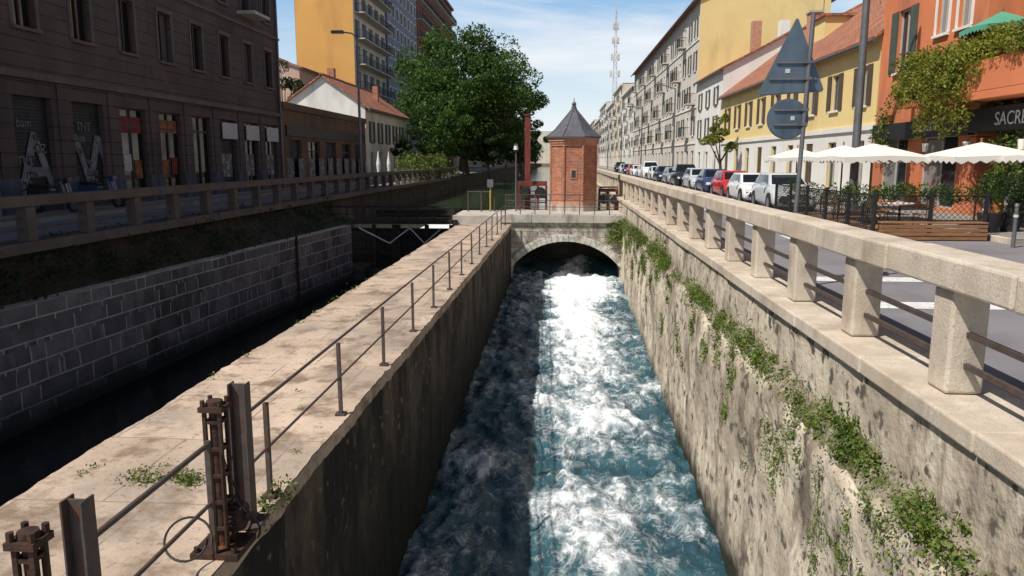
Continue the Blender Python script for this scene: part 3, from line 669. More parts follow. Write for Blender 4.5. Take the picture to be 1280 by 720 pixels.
def gable(name,x0,x1,y0,y1,eave,ridge,wallm,roofm,side,ops,frame=None,axis='y',base=LB,gw=None,ov=.4,trim=None,split=None):
    G=Grp(name,((x0+x1)/2,(y0+y1)/2,base))
    if side>0: P,ob=facade(G,(x1,y0,base),(0,1,0),(1,0,0),y1-y0,eave-base,ops,wallm,frame=frame,trim=trim,split=split)
    else: P,ob=facade(G,(x0,y1,base),(0,-1,0),(-1,0,0),y1-y0,eave-base,ops,wallm,frame=frame,trim=trim,split=split)
    xm=(x0+x1)/2; gw=gw or wallm; w=G['gable_walls']
    for y in(y0,y1): w.face([(x0,y,base),(x1,y,base),(x1,y,eave),(xm,y,ridge),(x0,y,eave)],gw)
    xb=x0 if side<0 else x1; xb=x0+x1-xb; w.face([(xb,y0,base),(xb,y1,base),(xb,y1,eave),(xb,y0,eave)],gw)
    s=(ridge-eave)/(xm-x0); r=G['roof']; t=.14
    for sx in(x0-ov,x1+ov):
        ze=eave-ov*s
        a=Vector((sx,y0-.25,ze+.03)); 
        r.obox(a,(xm-sx,0,ridge-ze),(0,y1-y0+.5,0),(0,0,t),roofm)
    r.cyl((xm,y0-.25,ridge+.15),(xm,y1+.25,ridge+.15),.14,.14,roofm,8)
    ex=x1+ov if side>0 else x0-ov
    G['gutter'].cyl((ex,y0-.25,eave-ov*s),(ex,y1+.25,eave-ov*s),.08,.08,M['slate'],8)
    return G,P,ob
ops=[(1.5+i*3,2.5+i*3,3.2,4.9,'shutb') for i in range(5)]+[(1.5+i*3,2.6+i*3,.2,2.4,'shop') for i in range(5)]
G,P,ob=gable('tile_roof_house',-23,-16,63.2,80,6.2,8.6,M['cream'],M['tile'],1,ops,gw=M['whitew']); 
G['chimney'].box(-20.5,-19.9,68,68.6,8,9.8,M['brick']); G['chimney'].box(-18,-17.5,74,74.5,7.4,8.8,M['brick']); G.build()
G,P,ob=gable('tile_roof_house',-38,-27,80,92,11.3,13.2,M['pinkw'],M['tile'],1,[]); G.build()
def block(name,x,y0,y1,h,wallm,depth,fl,bays,base,side,roof=True,endm=None,kinds=('win',),balc=0,ww=1.1,wh=1.8,z0=4.2,shop=True,trim=None,frame=None,roofm=None,glass=None):
    G=Grp(name,(x,(y0+y1)/2,base)); W=y1-y0; ops=[]; sp=W/bays
    for i in range(bays):
        u=sp*(i+.5)
        if shop: ops.append((u-sp*.3,u+sp*.3,.15,3.0,'shop'))
        for f_ in range(fl):
            z=z0+f_*(h-z0-.6)/fl+.5
            kk=kinds[(i*7+f_*3)%len(kinds)]
            ops.append((u-ww/2,u+ww/2,z if kk!='balc' else z-.4,z+wh,kk))
    if side>0: O=(x,y0,base);U=(0,1,0);Nn=(1,0,0)
    else: O=(x,y1,base);U=(0,-1,0);Nn=(-1,0,0)
    P,ob=facade(G,O,U,Nn,W,h,ops,wallm,trim=trim,frame=frame,glass=glass)
    xb=x-side*depth; e=endm or wallm; w=G['end_walls']
    w.face([(x,y0,base),(xb,y0,base),(xb,y0,base+h),(x,y0,base+h)],e); w.face([(x,y1,base),(xb,y1,base),(xb,y1,base+h),(x,y1,base+h)],e); w.face([(xb,y0,base),(xb,y1,base),(xb,y1,base+h),(xb,y0,base+h)],e)
    G['roof'].box(min(x,xb)-.0,max(x,xb),y0,y1,base+h,base+h+.2,roofm or M['ground'])
    if balc:
        for f_ in range(fl+1):
            z=z0+f_*(h-z0-.6)/fl+.1
            if z<h-1: balcony(G,P,.5,W-.5,z,1.3,slabm=M['concrete'])
    ob('roof_cornice',-.1,W+.1,h-.35,h+.15,-.5,-.004,trim or M['cornice'])
    return G,P,ob
G,P,ob=block('tower_block',-26.5,100,118,40,M['greyw'],7.5,11,5,LB,1,endm=M['orange'],balc=1,shop=False,ww=1.8,glass=M['glassL']); G.build()
G,P,ob=block('tower_block',-26.2,118.1,142,39,M['bluegrey'],14,11,8,LB,1,shop=False,kinds=('win',),ww=1.6,trim=M['whitew']); G.build()
G,P,ob=block('tower_block',-26.5,142.1,190,37,M['redbrown'],14,10,12,LB,1,shop=False,balc=1,ww=1.6); G.build()
for i,(y0,y1,h,m) in enumerate([(195,240,17,M['cream']),(240.2,300,20,M['pinkw']),(300.2,410,18,M['greyw'])]):
    G,P,ob=block('apartment_building',-18,y0,y1,h,m,14,4,int((y1-y0)/4),LB,1); G.build()
# ================================================================ RIGHT BUILDINGS
XR=14.0
G=Grp('orange_building',(18,24,RD)); ops=[]
ops+= [(1.6,2.8,5.6,8.1,'shut'),(1.6,2.8,9.4,11.9,'shut'),(5.0,5.9,6.6,8.6,'win'),(6.6,7.5,6.6,8.6,'win'),(5.3,6.5,10,12.2,'shut')]
ops+=[(.8,3.4,.25,2.9,'shop'),(4.6,7.4,.25,2.9,'shop')]
P,ob=facade(G,(XR,36,RD),(0,-1,0),(-1,0,0),8.6,15,ops,M['salmon'],frame=M['frame'],trim=M['whitew'])
ob('fascia',.3,8.5,2.85,3.5,-.25,-.01,M['black'])
ops2=[(1.2,3.4,4.7,7.4,'shop'),(5,7,4.7,7.2,'shop'),(9,11,4.7,7.2,'shop'),(1.2,3.4,8.8,11.3,'shop'),(5,7,8.8,11.3,'shop'),(.8,4.2,.2,2.8,'shop'),(5.4,9,.2,2.8,'shop'),(10.4,14,.2,2.8,'shop')]
P2,ob2=facade(G,(XR+1.6,27.4,RD),(0,-1,0),(-1,0,0),18,15,ops2,mk('shade_tinted_loggia_render',(.12,.06,.045),(.085,.045,.032),1,.9,.2),frame=M['frameb'],wallpart='loggia_walls')  # shade of the recess is put into the dark wall colour
G['return_wall'].face([(XR,27.4,RD),(XR+1.6,27.4,RD),(XR+1.6,27.4,15),(XR,27.4,15)],M['salmon'])
G['end_wall'].box(XR+.01,26,35.7,35.99,RD,15,M['salmon']); G['roof'].box(XR,26,9.4,36,14.92,15.2,M['tile'])
b=G['balcony']; b.bevel=.02
b.box(12.9,XR+1.58,9.5,27.3,3.75,4.0,M['salmon']); b.box(12.9,13.1,9.5,27.3,4.003,4.95,M['salmon']); b.box(12.9,13.99,27.305,31.2,3.85,4.05,M['salmon'])
b.box(12.9,XR+1.58,9.5,24.6,7.9,8.1,M['salmon'])  # added upper slab, kept for the shade it gives
G['balcony_rail'].box(12.93,12.97,27.31,31.2,4.95,5.0,M['black'])
for i in range(26): G['balcony_rail'].box(12.94,12.96,27.35+i*.15,27.37+i*.15,4.05,4.95,M['black'])
for z in(5.2,5.45): G['balcony_rail'].cyl((13.0,9.5,z),(13.0,27.3,z),.02,.02,M['black'],6)
for i in range(13): G['balcony_rail'].cyl((13.0,9.6+i*1.47,4.95),(13.0,9.6+i*1.47,5.45),.02,.02,M['black'],6)
G['shop_fascia'].box(13.5,XR+1.5,15,27.2,2.8,3.55,M['black'])
G['shop_pier'].box(13.9,XR+1.59,24.6,25.2,RD,3.7,M['graffwall']); G['shop_pier'].box(13.9,XR+1.59,19.6,20.1,RD,3.7,M['black'])
G.extra.append(text('SACRESTIA',(13.47,25.4,2.97),(math.pi/2,0,-math.pi/2),.58,M['whitepaint']))
G.extra.append(text('SACRESTIA',(XR-.28,31.5,2.98),(math.pi/2,0,-math.pi/2),.42,M['whitepaint']))
for y in(23.5,26.6,29.5,33): 
    G['wall_lanterns'].cyl((13.3,y,2.2),(13.3,y,2.5),.1,.13,M['canvas'],8); G['wall_lanterns'].path([(13.3,y,2.5),(13.4,y,2.65),(14,y,2.65)],.015,M['black'],6)
G.build()
def blob(C,S,c,r,n,s):
    q=rng.normal(size=(n,3)); q/=np.linalg.norm(q,axis=1)[:,None]; q*=(rng.uniform(.35,1,n)**.5)[:,None]*np.array(r); q+=np.array(c); C.extend(q.tolist()); S.extend((s*rng.uniform(.6,1.3,n)).tolist())
C=[];S=[]
for i in range(105):
    y=random.uniform(25.3,31.2); blob(C,S,(13.15+random.uniform(-.35,.3),y,5.0+random.uniform(-1.0,.6)),(.45,.5,.42),190,.12)
for i in range(45): blob(C,S,(13.0+random.uniform(-.2,.2),random.uniform(18,25),5.25+random.uniform(-.2,.4)),(.3,.5,.3),130,.11)
for i in range(30): blob(C,S,(12.95,random.uniform(26,29.5),3.9+random.uniform(-1.0,.4)),(.25,.35,.5),100,.11)
leaves('balcony_vines',C,S,M['ivy'])
C=[];S=[]
for i in range(44): blob(C,S,(13.75,24.9+random.uniform(-.9,.9),random.uniform(.6,3.4)),(.22,.4,.4),70,.12)
for i in range(16): blob(C,S,(13.8,35+random.uniform(-1,1),random.uniform(2.2,3.9)),(.2,.5,.4),60,.12)
leaves('wall_ivy',C,S,M['weed'])
def parasol(name,x,y,z,w,h,m,base):
    G=Grp(name,(x,y,base)); c=G['canopy']
    k=[(x-w,y-w),(x+w,y-w),(x+w,y+w),(x-w,y+w)]; ap=(x,y,z+h)
    for i in range(4):
        a,b=k[i],k[(i+1)%4]; mid=((a[0]+b[0])/2,(a[1]+b[1])/2)
        c.face([(a[0],a[1],z),(mid[0],mid[1],z+.05),ap],m); c.face([(mid[0],mid[1],z+.05),(b[0],b[1],z),ap],m)
        for j in range(8):
            p0=Vector((a[0]+(b[0]-a[0])*j/8,a[1]+(b[1]-a[1])*j/8,z+.05*(1-abs(j/4-1)))); p1=Vector((a[0]+(b[0]-a[0])*(j+1)/8,a[1]+(b[1]-a[1])*(j+1)/8,z+.05*(1-abs((j+1)/4-1))))
            pm=(p0+p1)/2; c.face([p0,p1,p1-Vector((0,0,.12)),pm-Vector((0,0,.2)),p0-Vector((0,0,.12))],m)
    G['pole'].cyl((x,y,base),(x,y,z+h+.12),.03,.03,M['wood'],8); G['base'].cyl((x,y,base),(x,y,base+.1),.3,.28,M['black'],12)
    for a in k: G['ribs'].cyl((x,y,z+h-.03),(a[0],a[1],z-.02),.012,.012,M['wood'],5)
    G.build()
for x,y,w in((9.5,24.5,1.25),(11.9,23.0,1.3),(9.7,27.6,1.2),(11.8,30.5,1.3),(13.1,21.0,1.3),(9.9,33.5,1.1)): parasol('cafe_parasol',x,y,1.98,w,.42,M['canvas'],RD)
parasol('green_parasol',13.75,26.1,6.0,.85,.5,M['canvasg'],4.0)
ops=[]
for i in range(9): u=2+i*3.7; ops+=[(u,u+1.1,4.5,6.3,'shutb'),(u,u+1.2,.5,2.9,'shop' if i%3 else 'closed')]
G,P,ob=gable('yellow_house',XR,26,36.1,70,7.4,12.0,M['yellow'],M['tile'],-1,ops,base=RD,trim=M['whitew'],split=(3.4,M['whitew']))
ob('ground_floor_band',0,33.9,3.35,3.6,-.1,-.004,M['whitew'])
for (x,y) in((17,42),(18.5,50),(17.5,58),(19,64)): G['chimneys'].box(x,x+.8,y,y+.9,9.5,12.2,M['brick2']); G['chimneys'].box(x-.1,x+.9,y-.1,y+1,12.2,12.35,M['concrete'])
G['dormer'].box(16.6,18.6,52,54,9,10.9,M['yellow']); G['dormer'].box(16.4,18.8,51.8,54.2,10.9,11.05,M['tile'])
for x,y in((18,47),(19,60)): 
    G['tv_aerial'].cyl((x,y,10),(x,y,14.6),.03,.03,M['pole'],5)
    for k in range(5): G['tv_aerial'].cyl((x-.4+.04*k,y-.8+k*.4,14.3),(x+.4-.04*k,y-.8+k*.4,14.3),.015,.015,M['pole'],4)
    G['tv_aerial'].cyl((x,y-.9,14.3),(x,y+.9,14.3),.015,.015,M['pole'],4)
G.build()
ops=[]
for i in range(3): 
    u=1.6+i*4; ops+=[(u,u+1.1,4.2,6.0,'shut'),(u,u+1.1,7.0,8.6,'shut'),(u,u+1.4,.2,2.8,'shop')]
G,P,ob=gable('white_house',XR,25,70.1,83,9.8,12.6,M['whitew'],M['tile'],-1,ops,base=RD); 
G['chimneys'].box(17,17.8,73,73.8,11,14.2,M['brick2']); G['chimneys'].box(18.5,19.2,79,79.8,12,15.0,M['brick2']); G['chimneys'].box(20,20.8,75,76,11,14.6,M['whitew']); G.build()
ops=[]
for i in range(20):
    u=1.8+i*3.55; ops.append((u,u+1.6,.2,3.0,'shop'))
    for fl in range(4): ops.append((u+.2,u+1.3,4.6+fl*3.35,6.6+fl*3.35,('shut','shutb','balc','shut')[(i+fl*3)%4] if fl else 'balc' if i%3==0 else 'shut'))
G,P,ob=gable('apartment_building',XR,27,83.1,155,18.2,21.0,M['greyw'],M['tile'],-1,ops,base=RD,gw=M['yellow'],trim=M['whitew'],ov=.7)
for z in(3.7,7.4,14.2): ob('string_course',0,71.9,z,z+.16,-.1,-.004,M['whitew'])
for x,y in((17,86),(16.5,95),(17,110),(16.5,126),(17,140)): G['chimneys'].box(x,x+.8,y,y+1.2,18.8,21.8,M['brick2'])
G.build()
hs=[(155.2,185,16.5,M['whitew']),(185.2,215,19.5,M['cream']),(215.2,250,17.5,M['greyw']),(250.2,290,20,M['whitew']),(290.2,340,17,M['pinkw']),(340.2,410,19,M['cream'])]
for y0,y1,h,m in hs:
    G,P,ob=block('apartment_building',XR,y0,y1,h,m,13,5 if h>18 else 4,int((y1-y0)/3.5),RD,-1,kinds=('shut','shut','balc','win'),trim=M['whitew'],roofm=M['tile']); G.build()
G,P,ob=block('apartment_building',-20,425,470,17,M['cream'],-60,4,10,0,1); G.build()
def f(p):
    bx,by=23.0,350; H=66
    def c(k,z): w=1.3*(1-z/H)+.25; return Vector((bx+w*(1,-1,-1,1)[k],by+w*(1,1,-1,-1)[k],z))
    for k in range(4): p.cyl(c(k,0),c(k,H),.14,.1,M['whitepaint'],5)
    z=0
    while z<H-2:
        for k in range(4): p.cyl(c(k,z),c((k+1)%4,z+2.2),.07,.07,M['redbrown'] if int(z/8)%2 else M['whitepaint'],4); p.cyl(c(k,z),c((k+1)%4,z),.07,.07,M['whitepaint'],4)
        z+=2.2
    for z in(38,45,52,58):
        for k in range(4): q=c(k,z)*1.0; d=(q-Vector((bx,by,z)))*1.2; p.box(q.x+d.x-.4,q.x+d.x+.4,q.y+d.y-.3,q.y+d.y+.3,z,z+2.4,M['greyw'])
    p.cyl((bx,by,H),(bx,by,H+7),.12,.05,M['whitepaint'],5)
single('antenna_mast',f)
# ================================================================ TREES
def tree(name,x,y,base,H,rx,ry,trunk_h,nclump,nleaf,s,lm,seed):
    rnd=random.Random(seed); G=Grp(name,(x,y,base)); t=G['trunk']; b=M['bark']
    lean=rnd.uniform(-.3,.3); top=Vector((x+lean,y,base+trunk_h)); r=H*.022
    t.cyl((x,y,base-.1),(x+lean*.5,y,base+trunk_h*.5),r*1.3,r,b,12); t.cyl((x+lean*.5,y,base+trunk_h*.5),top,r,r*.8,b,12)
    cz=base+trunk_h+(H-trunk_h)*.5; rz=(H-trunk_h)*.52
    C=[];S=[]
    for i in range(nclump):
        ph=rnd.uniform(0,2*math.pi); ct=rnd.uniform(-.95,1); st_=math.sqrt(1-ct*ct); rr=rnd.uniform(.5,.97)
        wv=1+.16*math.sin(ph*3+ct*4+seed)
        c=Vector((x+rx*rr*st_*math.cos(ph)*wv,y+ry*rr*st_*math.sin(ph)*wv,cz+rz*rr*ct))
        k=rnd.uniform(.13,.25)*rx; blob(C,S,c,(k*1.15,k*1.15,k*.8),int(nleaf/nclump*rnd.uniform(.6,1.4)),s)
        if i%2==0:
            m_=top.lerp(c,.45)+Vector((0,0,-.1*rx)); t.cyl(top-Vector((0,0,rnd.uniform(0,trunk_h*.2))),m_,r*.5,r*.3,b,7); t.cyl(m_,c,r*.3,r*.08,b,6)
    e=G.build(); o=leaves('foliage',C,S,lm,parent=e,up=1.2,loc=(x,y,base))
tree('plane_tree',-11.2,91,LB,16.2,8.7,8,2.2,155,58000,.36,M['leaf'],3)
tree('plane_tree',-14.5,112,LB,13,6,6,3,50,12000,.4,M['leafd'],5)
tree('plane_tree',-5.9,112,LB-.5,9.0,3.9,4,2,38,8000,.34,M['leafd'],9)
tree('plane_tree',-12.5,78,LB,7.0,3.0,3,2,30,6000,.28,M['leaf'],12)
tree('plane_tree',-8.0,86,LB-.3,6.0,2.6,3,1.5,30,6000,.28,M['leafd'],13)
tree('plane_tree',-13.2,68,LB,4.6,2.0,2.4,1.2,24,4500,.22,M['leafd'],21)
tree('small_tree',-25.6,70,LB,11.5,3,3,3,30,6000,.3,M['leafd'],15)
tree('small_tree',12.6,62,RD,5.8,1.6,1.6,2,20,3500,.18,M['ivy'],18)
C=[];S=[]
for i in range(60): blob(C,S,(-12.2+random.uniform(-.8,1.0),random.uniform(60,82),LB+random.uniform(.3,1.9)),(.7,1,.7),110,.2)
leaves('quay_bushes',C,S,M['weed'])
C=[];S=[]
for i in range(120): 
    y=random.uniform(130,400); blob(C,S,(-13+random.uniform(-3,2),y,random.uniform(2.5,9)),(3,3,2.5),60,.9)
leaves('distant_trees',C,S,M['leafd'])
def f(p):
    for x,y in((-12.6,50),(-12.6,53),(-13,58)): p.cyl((x,y,LB),(x,y,2.4),.03,.03,M['pole'],6); p.cyl((x,y,1.0),(x,y,1.6),.10,.16,M['canvas'],8); p.cyl((x,y,1.6),(x,y,2.5),.16,.03,M['canvas'],8)
single('closed_parasols',f)
# ================================================================ SIGNS / LAMPS
bx,by=3.60,12.2; G=Grp('traffic_sign',(bx,by,0)); p=G['post']
p.cyl((bx,by,0),(bx+.12,by,4.05),.034,.034,M['pole'],12)
def plate(p,pts,m,y0,th=.012):
    n=len(pts); vs=[(a,y0,z) for a,z in pts]+[(a,y0+th,z) for a,z in pts]
    p.add(vs,[list(range(n)),list(range(n,2*n))[::-1]]+[(i,n+i,n+(i+1)%n,(i+1)%n) for i in range(n)],m)
cx_=bx-.13
def rtri(cx_,z0,w,h,r=.05):
    K=[(cx_-w/2,z0+.02),(cx_+w/2,z0+.08),(cx_+.04,z0+h)]; out=[]
    for i in range(3):
        a,b,c=Vector(K[i-1]),Vector(K[i]),Vector(K[(i+1)%3])
        out+=[tuple(b+(a-b).normalized()*r),tuple(b+((a-b).normalized()+(c-b).normalized())*r*.35),tuple(b+(c-b).normalized()*r)]
    return out
plate(G['triangle_plate'],rtri(cx_,2.86,.98,1.15),M['signback'],by+.06)
plate(G['triangle_rim'],rtri(cx_,2.845,1.01,1.185),M['pole'],by+.075)
plate(G['round_plate'],[(cx_-.02+.30*math.cos(t),2.52+.29*math.sin(t)) for t in np.linspace(0,2*math.pi,33)[:-1]],M['signback'],by+.06)
plate(G['round_rim'],[(cx_-.02+.315*math.cos(t),2.52+.305*math.sin(t)) for t in np.linspace(0,2*math.pi,33)[:-1]],M['pole'],by+.075)
for z,w0,w1 in((3.10,-.34,.36),(3.34,-.24,.26),(2.42,-.24,.24),(2.64,-.24,.24)):
    G['brackets'].box(cx_+w0,cx_+w1,by+.035,by+.058,z,z+.03,M['pole']); xx=bx+.12*z/4.05; G['brackets'].box(xx-.05,xx+.05,by-.04,by+.04,z-.008,z+.038,M['pole'])
G['stickers'].box(cx_-.1,cx_-.03,by+.052,by+.0585,3.2,3.26,M['paper']); G['stickers'].box(cx_+.02,cx_+.08,by+.052,by+.0585,2.5,2.56,M['paper'])
G.build()
G=Grp('street_lamp',(11.0,30,RD)); G['pole'].cyl((11.0,30,RD),(11.0,30,12),.16,.11,M['pole'],14); G['base'].cyl((11,30,RD),(11,30,.9),.22,.2,M['pole'],14)
G['arm'].path([(11,30,12),(10.4,30,12.5),(9,30,12.7)],.06,M['pole'],8); G['lamp_head'].box(8.3,9.1,29.85,30.15,12.6,12.78,M['pole']); G.build()
G=Grp('street_lamp',(-12,46,LB)); G['pole'].cyl((-12,46,LB),(-12,46,9.0),.10,.06,M['pole'],10); G['base'].cyl((-12,46,LB),(-12,46,1.2),.15,.14,M['pole'],10)
G['arm'].path([(-12,46,8.9),(-12.3,46,9.2),(-13.1,46,9.3)],.04,M['pole'],6); G['lamp_head'].box(-13.5,-12.8,45.85,46.15,9.2,9.36,M['pole']); G.build()
for y in(75,105,140,180): 
    G=Grp('street_lamp',(10.6,y,RD)); G['pole'].cyl((10.6,y,RD),(10.6,y,8.5),.1,.06,M['pole'],8); G['arm'].path([(10.6,y,8.5),(9.2,y,8.9)],.05,M['pole'],6); G['lamp_head'].box(8.6,9.3,y-.15,y+.15,8.8,8.95,M['pole']); G.build()
# ================================================================ TERRACE
def f(p):
    k=M['black']
    def panel(a,b,z0,z1,sp=.14):
        a,b=Vector(a),Vector(b); L_=(b-a).length; d=(b-a)/L_; h=z1-z0; t=0
        p.cyl(a+Zv*z0,b+Zv*z0,.015,.015,k,5); p.cyl(a+Zv*z1,b+Zv*z1,.02,.02,k,5)
        t=-h
        while t<L_:
            for s_ in(1,-1):
                t0,t1=max(0,t),min(L_,t+h); 
                if t1<=t0: continue
                za,zb=(z0+(t0-t),z0+(t1-t)) if s_>0 else (z1-(t0-t),z1-(t1-t))
                p.cyl(a+d*t0+Zv*za,a+d*t1+Zv*zb,.007,.007,k,4,False)
            t+=sp
    for i in range(5):
        y0=20.1+i*1.8; panel((7.9,y0,0),(7.9,y0+1.76,0),RD+.12,RD+1.12)
    for x in range(2): panel((7.95+x*1.35,20.0,0),(9.25+x*1.35,20.0,0),RD+.45,RD+1.12)
    for i in range(6): p.box(7.86,7.94,20.0+i*1.8-.04,20.0+i*1.8+.04,RD,RD+1.2,k)
    for x in(9.28,10.62): p.box(x-.04,x+.04,19.96,20.04,RD,RD+1.2,k)
single('terrace_fence',f)
def f(p):
    w=M['wood']
    for i in range(4): p.box(8.0,10.6,19.78,19.9,RD+.02+i*.1,RD+.1+i*.1,w)
    p.box(8.0,10.6,19.78,20.2,RD+.43,RD+.47,w)
single('terrace_planter',f,.008)
single('terrace_deck',lambda p:[p.box(7.95,10.74,20.05+i*.15,20.18+i*.15,RD+.02,RD+.1,M['wood']) for i in range(60)])
C=[];S=[]
for i in range(40): blob(C,S,(random.uniform(8,10.6),20.25,1.05+random.uniform(-.1,.15)),(.2,.15,.2),50,.07)
for i in range(34): blob(C,S,(8.15,random.uniform(20.3,29),1.0+random.uniform(-.25,.1)),(.14,.25,.22),50,.08)
leaves('planter_hedge',C,S,M['leaf'])
def tableset(x,y):
    G=Grp('cafe_table',(x,y,0)); z=RD+.1; G['top'].cyl((x,y,z+.72),(x,y,z+.75),.38,.38,M['whitepaint'],18); G['leg'].cyl((x,y,z),(x,y,z+.72),.03,.03,M['black'],8); G['foot'].cyl((x,y,z),(x,y,z+.03),.22,.2,M['black'],12); G.build()
    for s_ in(-1,1):
        G=Grp('cafe_chair',(x+s_*.62,y,z)); c=x+s_*.62; G['seat'].box(c-.2,c+.2,y-.2,y+.2,z+.43,z+.46,M['wood']); q=c+s_*.19
        G['backrest'].box(q-.015,q+.015,y-.2,y+.2,z+.62,z+.9,M['wood'])
        for a in(-.17,.17):
            for b in(-.17,.17): G['legs'].cyl((c+a,y+b,z),(c+a,y+b,z+(.43 if a*s_<0 else .9)),.014,.014,M['black'],6)
        G.build()
for x,y in((9.2,21.6),(9.0,23.6),(9.4,25.8),(9.2,28)): tableset(x,y)
for x,y in((10.45,18.4),(11.3,18.1),(10.9,20.6),(10.35,16.6),(10.35,14.8)):
    def f(p):
        z=RD+.0; p.cyl((x,y,z),(x,y,z+.95),.045,.045,M['pole'],12); p.cyl((x,y,z+.95),(x,y,z+1.02),.06,.04,M['pole'],12); p.cyl((x,y,z+.7),(x,y,z+.76),.055,.055,M['whitepaint'],12)
    single('bollard',f,loc=(x,y,RD))
for x,y in((11.2,20.9),(11.9,21.2),(12.6,17.5)):
    G=Grp('potted_shrub',(x,y,RD)); z=RD+.13; G['pot'].cyl((x,y,z),(x,y,z+.5),.22,.3,M['black'],14); G['stem'].cyl((x,y,z+.5),(x,y,z+.95),.03,.03,M['bark'],6)
    e=G.build(); C=[];S=[]; blob(C,S,(x,y,z+1.2),(.36,.36,.36),700,.07); leaves('foliage',C,S,M['leafd'],parent=e,loc=(x,y,RD))
# ================================================================ CARS
def car(name,x,y,col,H=1.46,L=4.1,W=1.74,kind='hatch',ang=0):
    G=Grp(name,(0,0,0)); pm=paint(name+'_paint',col); s=L/4.1; hk=H/1.46
    st=[(-2.05,.30,.60,.66),(-1.98,.22,.72,.77),(-1.7,.2,.82,.83),(-1.1,.2,.93,.86),(-.9,.2,.96,.87),(.9,.2,1.0,.87),(1.7,.2,.98,.85),(1.95,.24,.92,.80),(2.05,.32,.62,.72)]
    b=G['body']; rings=[]
    for yy,zb,zt,w in st:
        zt*=hk; w*=W/1.74; yy*=s
        rings.append([(-w*.88,yy,zb),(-w,yy,zb+.14),(-w*1.01,yy,zb+.35*(zt-zb)+.1),(-w*.97,yy,zt-.12),(-w*.86,yy,zt),(0,yy,zt+.025),(w*.86,yy,zt),(w*.97,yy,zt-.12),(w*1.01,yy,zb+.35*(zt-zb)+.1),(w,yy,zb+.14),(w*.88,yy,zb)])
    n=11; vs=[q for r in rings for q in r]; fs=[]
    for j in range(len(rings)-1):
        for i in range(n): fs.append((j*n+i,j*n+(i+1)%n,(j+1)*n+(i+1)%n,(j+1)*n+i))
    fs.append(tuple(range(n))); fs.append(tuple(range((len(rings)-1)*n,len(rings)*n))[::-1]); b.add(vs,fs,pm,True)
    zb_,zt_=.94*hk,H; rb=1.92 if kind=='hatch' else 1.55; rt=1.45 if kind=='hatch' else 1.0
    w0,w1=.78*W/1.74,.60*W/1.74
    lo=[(-w0,-1.05*s),(w0,-1.05*s),(w0*.97,rb*s),(-w0*.97,rb*s)]; hi=[(-w1,-.25*s),(w1,-.25*s),(w1*.97,rt*s),(-w1*.97,rt*s)]
    c=G['cabin']; c.bevel=.05
    V=[(a[0],a[1],zb_) for a in lo]+[(a[0],a[1],zt_-.02) for a in hi]
    c.add(V,[(0,3,2,1),(4,5,6,7),(0,1,5,4),(1,2,6,5),(2,3,7,6),(3,0,4,7)],pm,True)
    gl=G['windows']; gm=M['glassL']
    def win(i,j,u0,u1,v0=.14,v1=.84):
        A,B_,C_,D=Vector(V[i]),Vector(V[j]),Vector(V[j+4]),Vector(V[i+4]); nn=(B_-A).cross(D-A).normalized()*.012
        cen=sum((Vector(q) for q in V),Vector())/8
        if nn.dot(A-cen)<0: nn=-nn
        f_=lambda u,v:(A.lerp(B_,u)).lerp(D.lerp(C_,u),v)+nn
        gl.face([f_(u0,v0),f_(u1,v0),f_(u1,v1),f_(u0,v1)],gm)
    win(0,1,.06,.94); win(2,3,.08,.92,.3,.85); win(1,2,.10,.46); win(1,2,.50,.86); win(3,0,.14,.50); win(3,0,.54,.90)
    wh=G['wheels']
    for sx in(-1,1):
        for yy in(-1.28*s,1.25*s):
            xo=sx*.87*W/1.74
            wh.cyl((xo-sx*.2,yy,.32),(xo+sx*.012,yy,.32),.32,.32,M['tyre'],20); wh.cyl((xo+sx*.013,yy,.32),(xo+sx*.02,yy,.32),.21,.2,M['hub'],16)
            G['wheel_arches'].cyl((xo-sx*.25,yy,.34),(xo+sx*.006,yy,.34),.39,.39,M['black'],20)
        G['lights'].obox((sx*.60-.16,-2.045*s,.60*hk),(.32,0,0),(0,.09,.0),(0,.06,.13),M['lampw']); G['lights'].obox((sx*.64-.13,1.99*s,.66*hk),(.26,0,0),(0,.06,0),(0,-.02,.22),M['lampr'])
        G['mirrors'].box(sx*.94-.09,sx*.94+.09,-.80*s,-.66*s,.95*hk,1.08*hk,pm)
    t=G['trim']; t.box(-.5,.5,-2.075*s,-2.0*s,.34,.50,M['black']); t.box(-.26,.26,-2.09*s,-2.078*s,.38,.49,M['whitepaint']); t.box(-.26,.26,2.05*s,2.085*s,.62,.73,M['whitepaint']); t.box(-.75,.75,-1.98*s,1.98*s,.16,.24,M['black']); t.box(-.34,.34,-2.06*s,-2.0*s,.58*hk,.66*hk,M['black'])
    e=G.build(); e.location=(x,y,RD); e.rotation_euler=(0,0,ang)
cols=[('parked_car',(.55,.57,.58),1.5,'hatch'),('parked_car',(.75,.75,.74),1.42,'hatch'),('parked_car',(.5,.02,.02),1.46,'hatch'),('parked_car',(.03,.05,.12),1.5,'sedan'),('parked_car',(.5,.51,.53),1.5,'hatch'),('parked_suv',(.015,.015,.018),1.72,'hatch'),('parked_car',(.25,.27,.3),1.45,'hatch'),('parked_car',(.02,.03,.05),1.5,'sedan'),('parked_car',(.6,.6,.6),1.45,'hatch'),('parked_van',(.7,.7,.68),1.9,'hatch')]
Yc=[32.6,37.3,41.8,46.6,52,57.5,63,68.5,74,80,86,92,98,105,112,120]
for i,yc in enumerate(Yc):
    n_,c_,h_,k_=cols[i%len(cols)]; car(n_,9.1-.25*(i%2)*.3,yc,c_,h_,kind=k_,W=1.78 if h_>1.6 else 1.72,ang=random.uniform(-.03,.03))
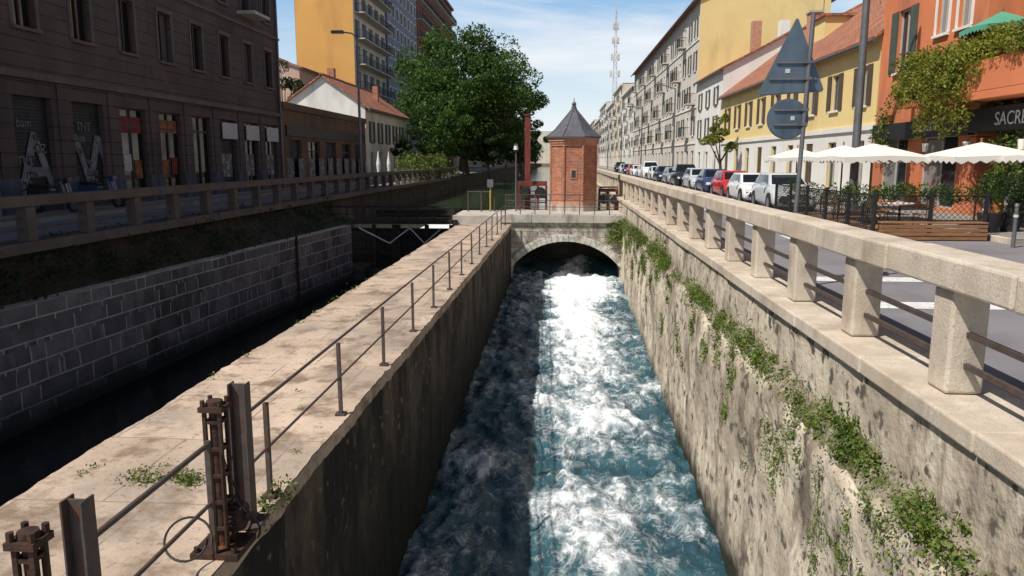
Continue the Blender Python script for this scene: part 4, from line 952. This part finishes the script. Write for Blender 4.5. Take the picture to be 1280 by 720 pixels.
# ================================================================ WORLD / LIGHT / CAMERA
d=Vector((2.0,1.6,-3.4)).normalized()
sun=bpy.data.lights.new('sun','SUN'); sun.energy=5.0; sun.angle=math.radians(.7); sun.color=(1,.955,.88)
so=bpy.data.objects.new('sun',sun); so.rotation_euler=d.to_track_quat('-Z','Y').to_euler(); so.location=(-20,-10,40); sc.collection.objects.link(so)
w=bpy.data.worlds.new('World'); sc.world=w; w.use_nodes=True; nt=w.node_tree; L=nt.links.new
bg=nt.nodes['Background']; sky=nt.nodes.new('ShaderNodeTexSky'); sky.sky_type='NISHITA'; sky.sun_disc=False
sky.sun_elevation=math.asin(-d.z); sky.sun_rotation=math.atan2(-d.x,-d.y); sky.dust_density=1.0; sky.air_density=1.0
tc=nt.nodes.new('ShaderNodeTexCoord'); gen=tc.outputs['Generated']
sx=nt.nodes.new('ShaderNodeSeparateXYZ'); L(gen,sx.inputs[0])
hz=ramp(nt,sx.outputs[2],[(0,(1,1,1)),(.20,(.85,.85,.85)),(.40,(0,0,0))])
hc=ramp(nt,sx.outputs[2],[(0,(1.0,1.0,1.0)),(.07,(.80,.93,1.0)),(.20,(.34,.60,.93))])
hcs=mixc(nt,1.0,hc,(14.5,14.5,14.5),'MULTIPLY')
c1=mixc(nt,hz,sky.outputs[0],hcs)
cn=noise_n(nt,gen,3.2,9,(1,1,3.6),.4)
cf=ramp(nt,cn,[(.47,(0,0,0)),(.72,(.8,.8,.8))])
cm=ramp(nt,sx.outputs[2],[(0,(1,1,1)),(.26,(1,1,1)),(.42,(.1,.1,.1))])
cf2=mixc(nt,1.0,cf,cm,'MULTIPLY')
L(mixc(nt,cf2,c1,(14.6,14.8,15)),bg.inputs[0]); bg.inputs[1].default_value=.066
cam=bpy.data.cameras.new('camera'); cam.lens=27; cam.sensor_width=36; cam.clip_end=6000; cam.clip_start=.05
co=bpy.data.objects.new('camera',cam); co.location=(0,0,1.9); co.rotation_euler=(math.radians(90-9.46),0,math.radians(3.64)); sc.collection.objects.link(co); sc.camera=co
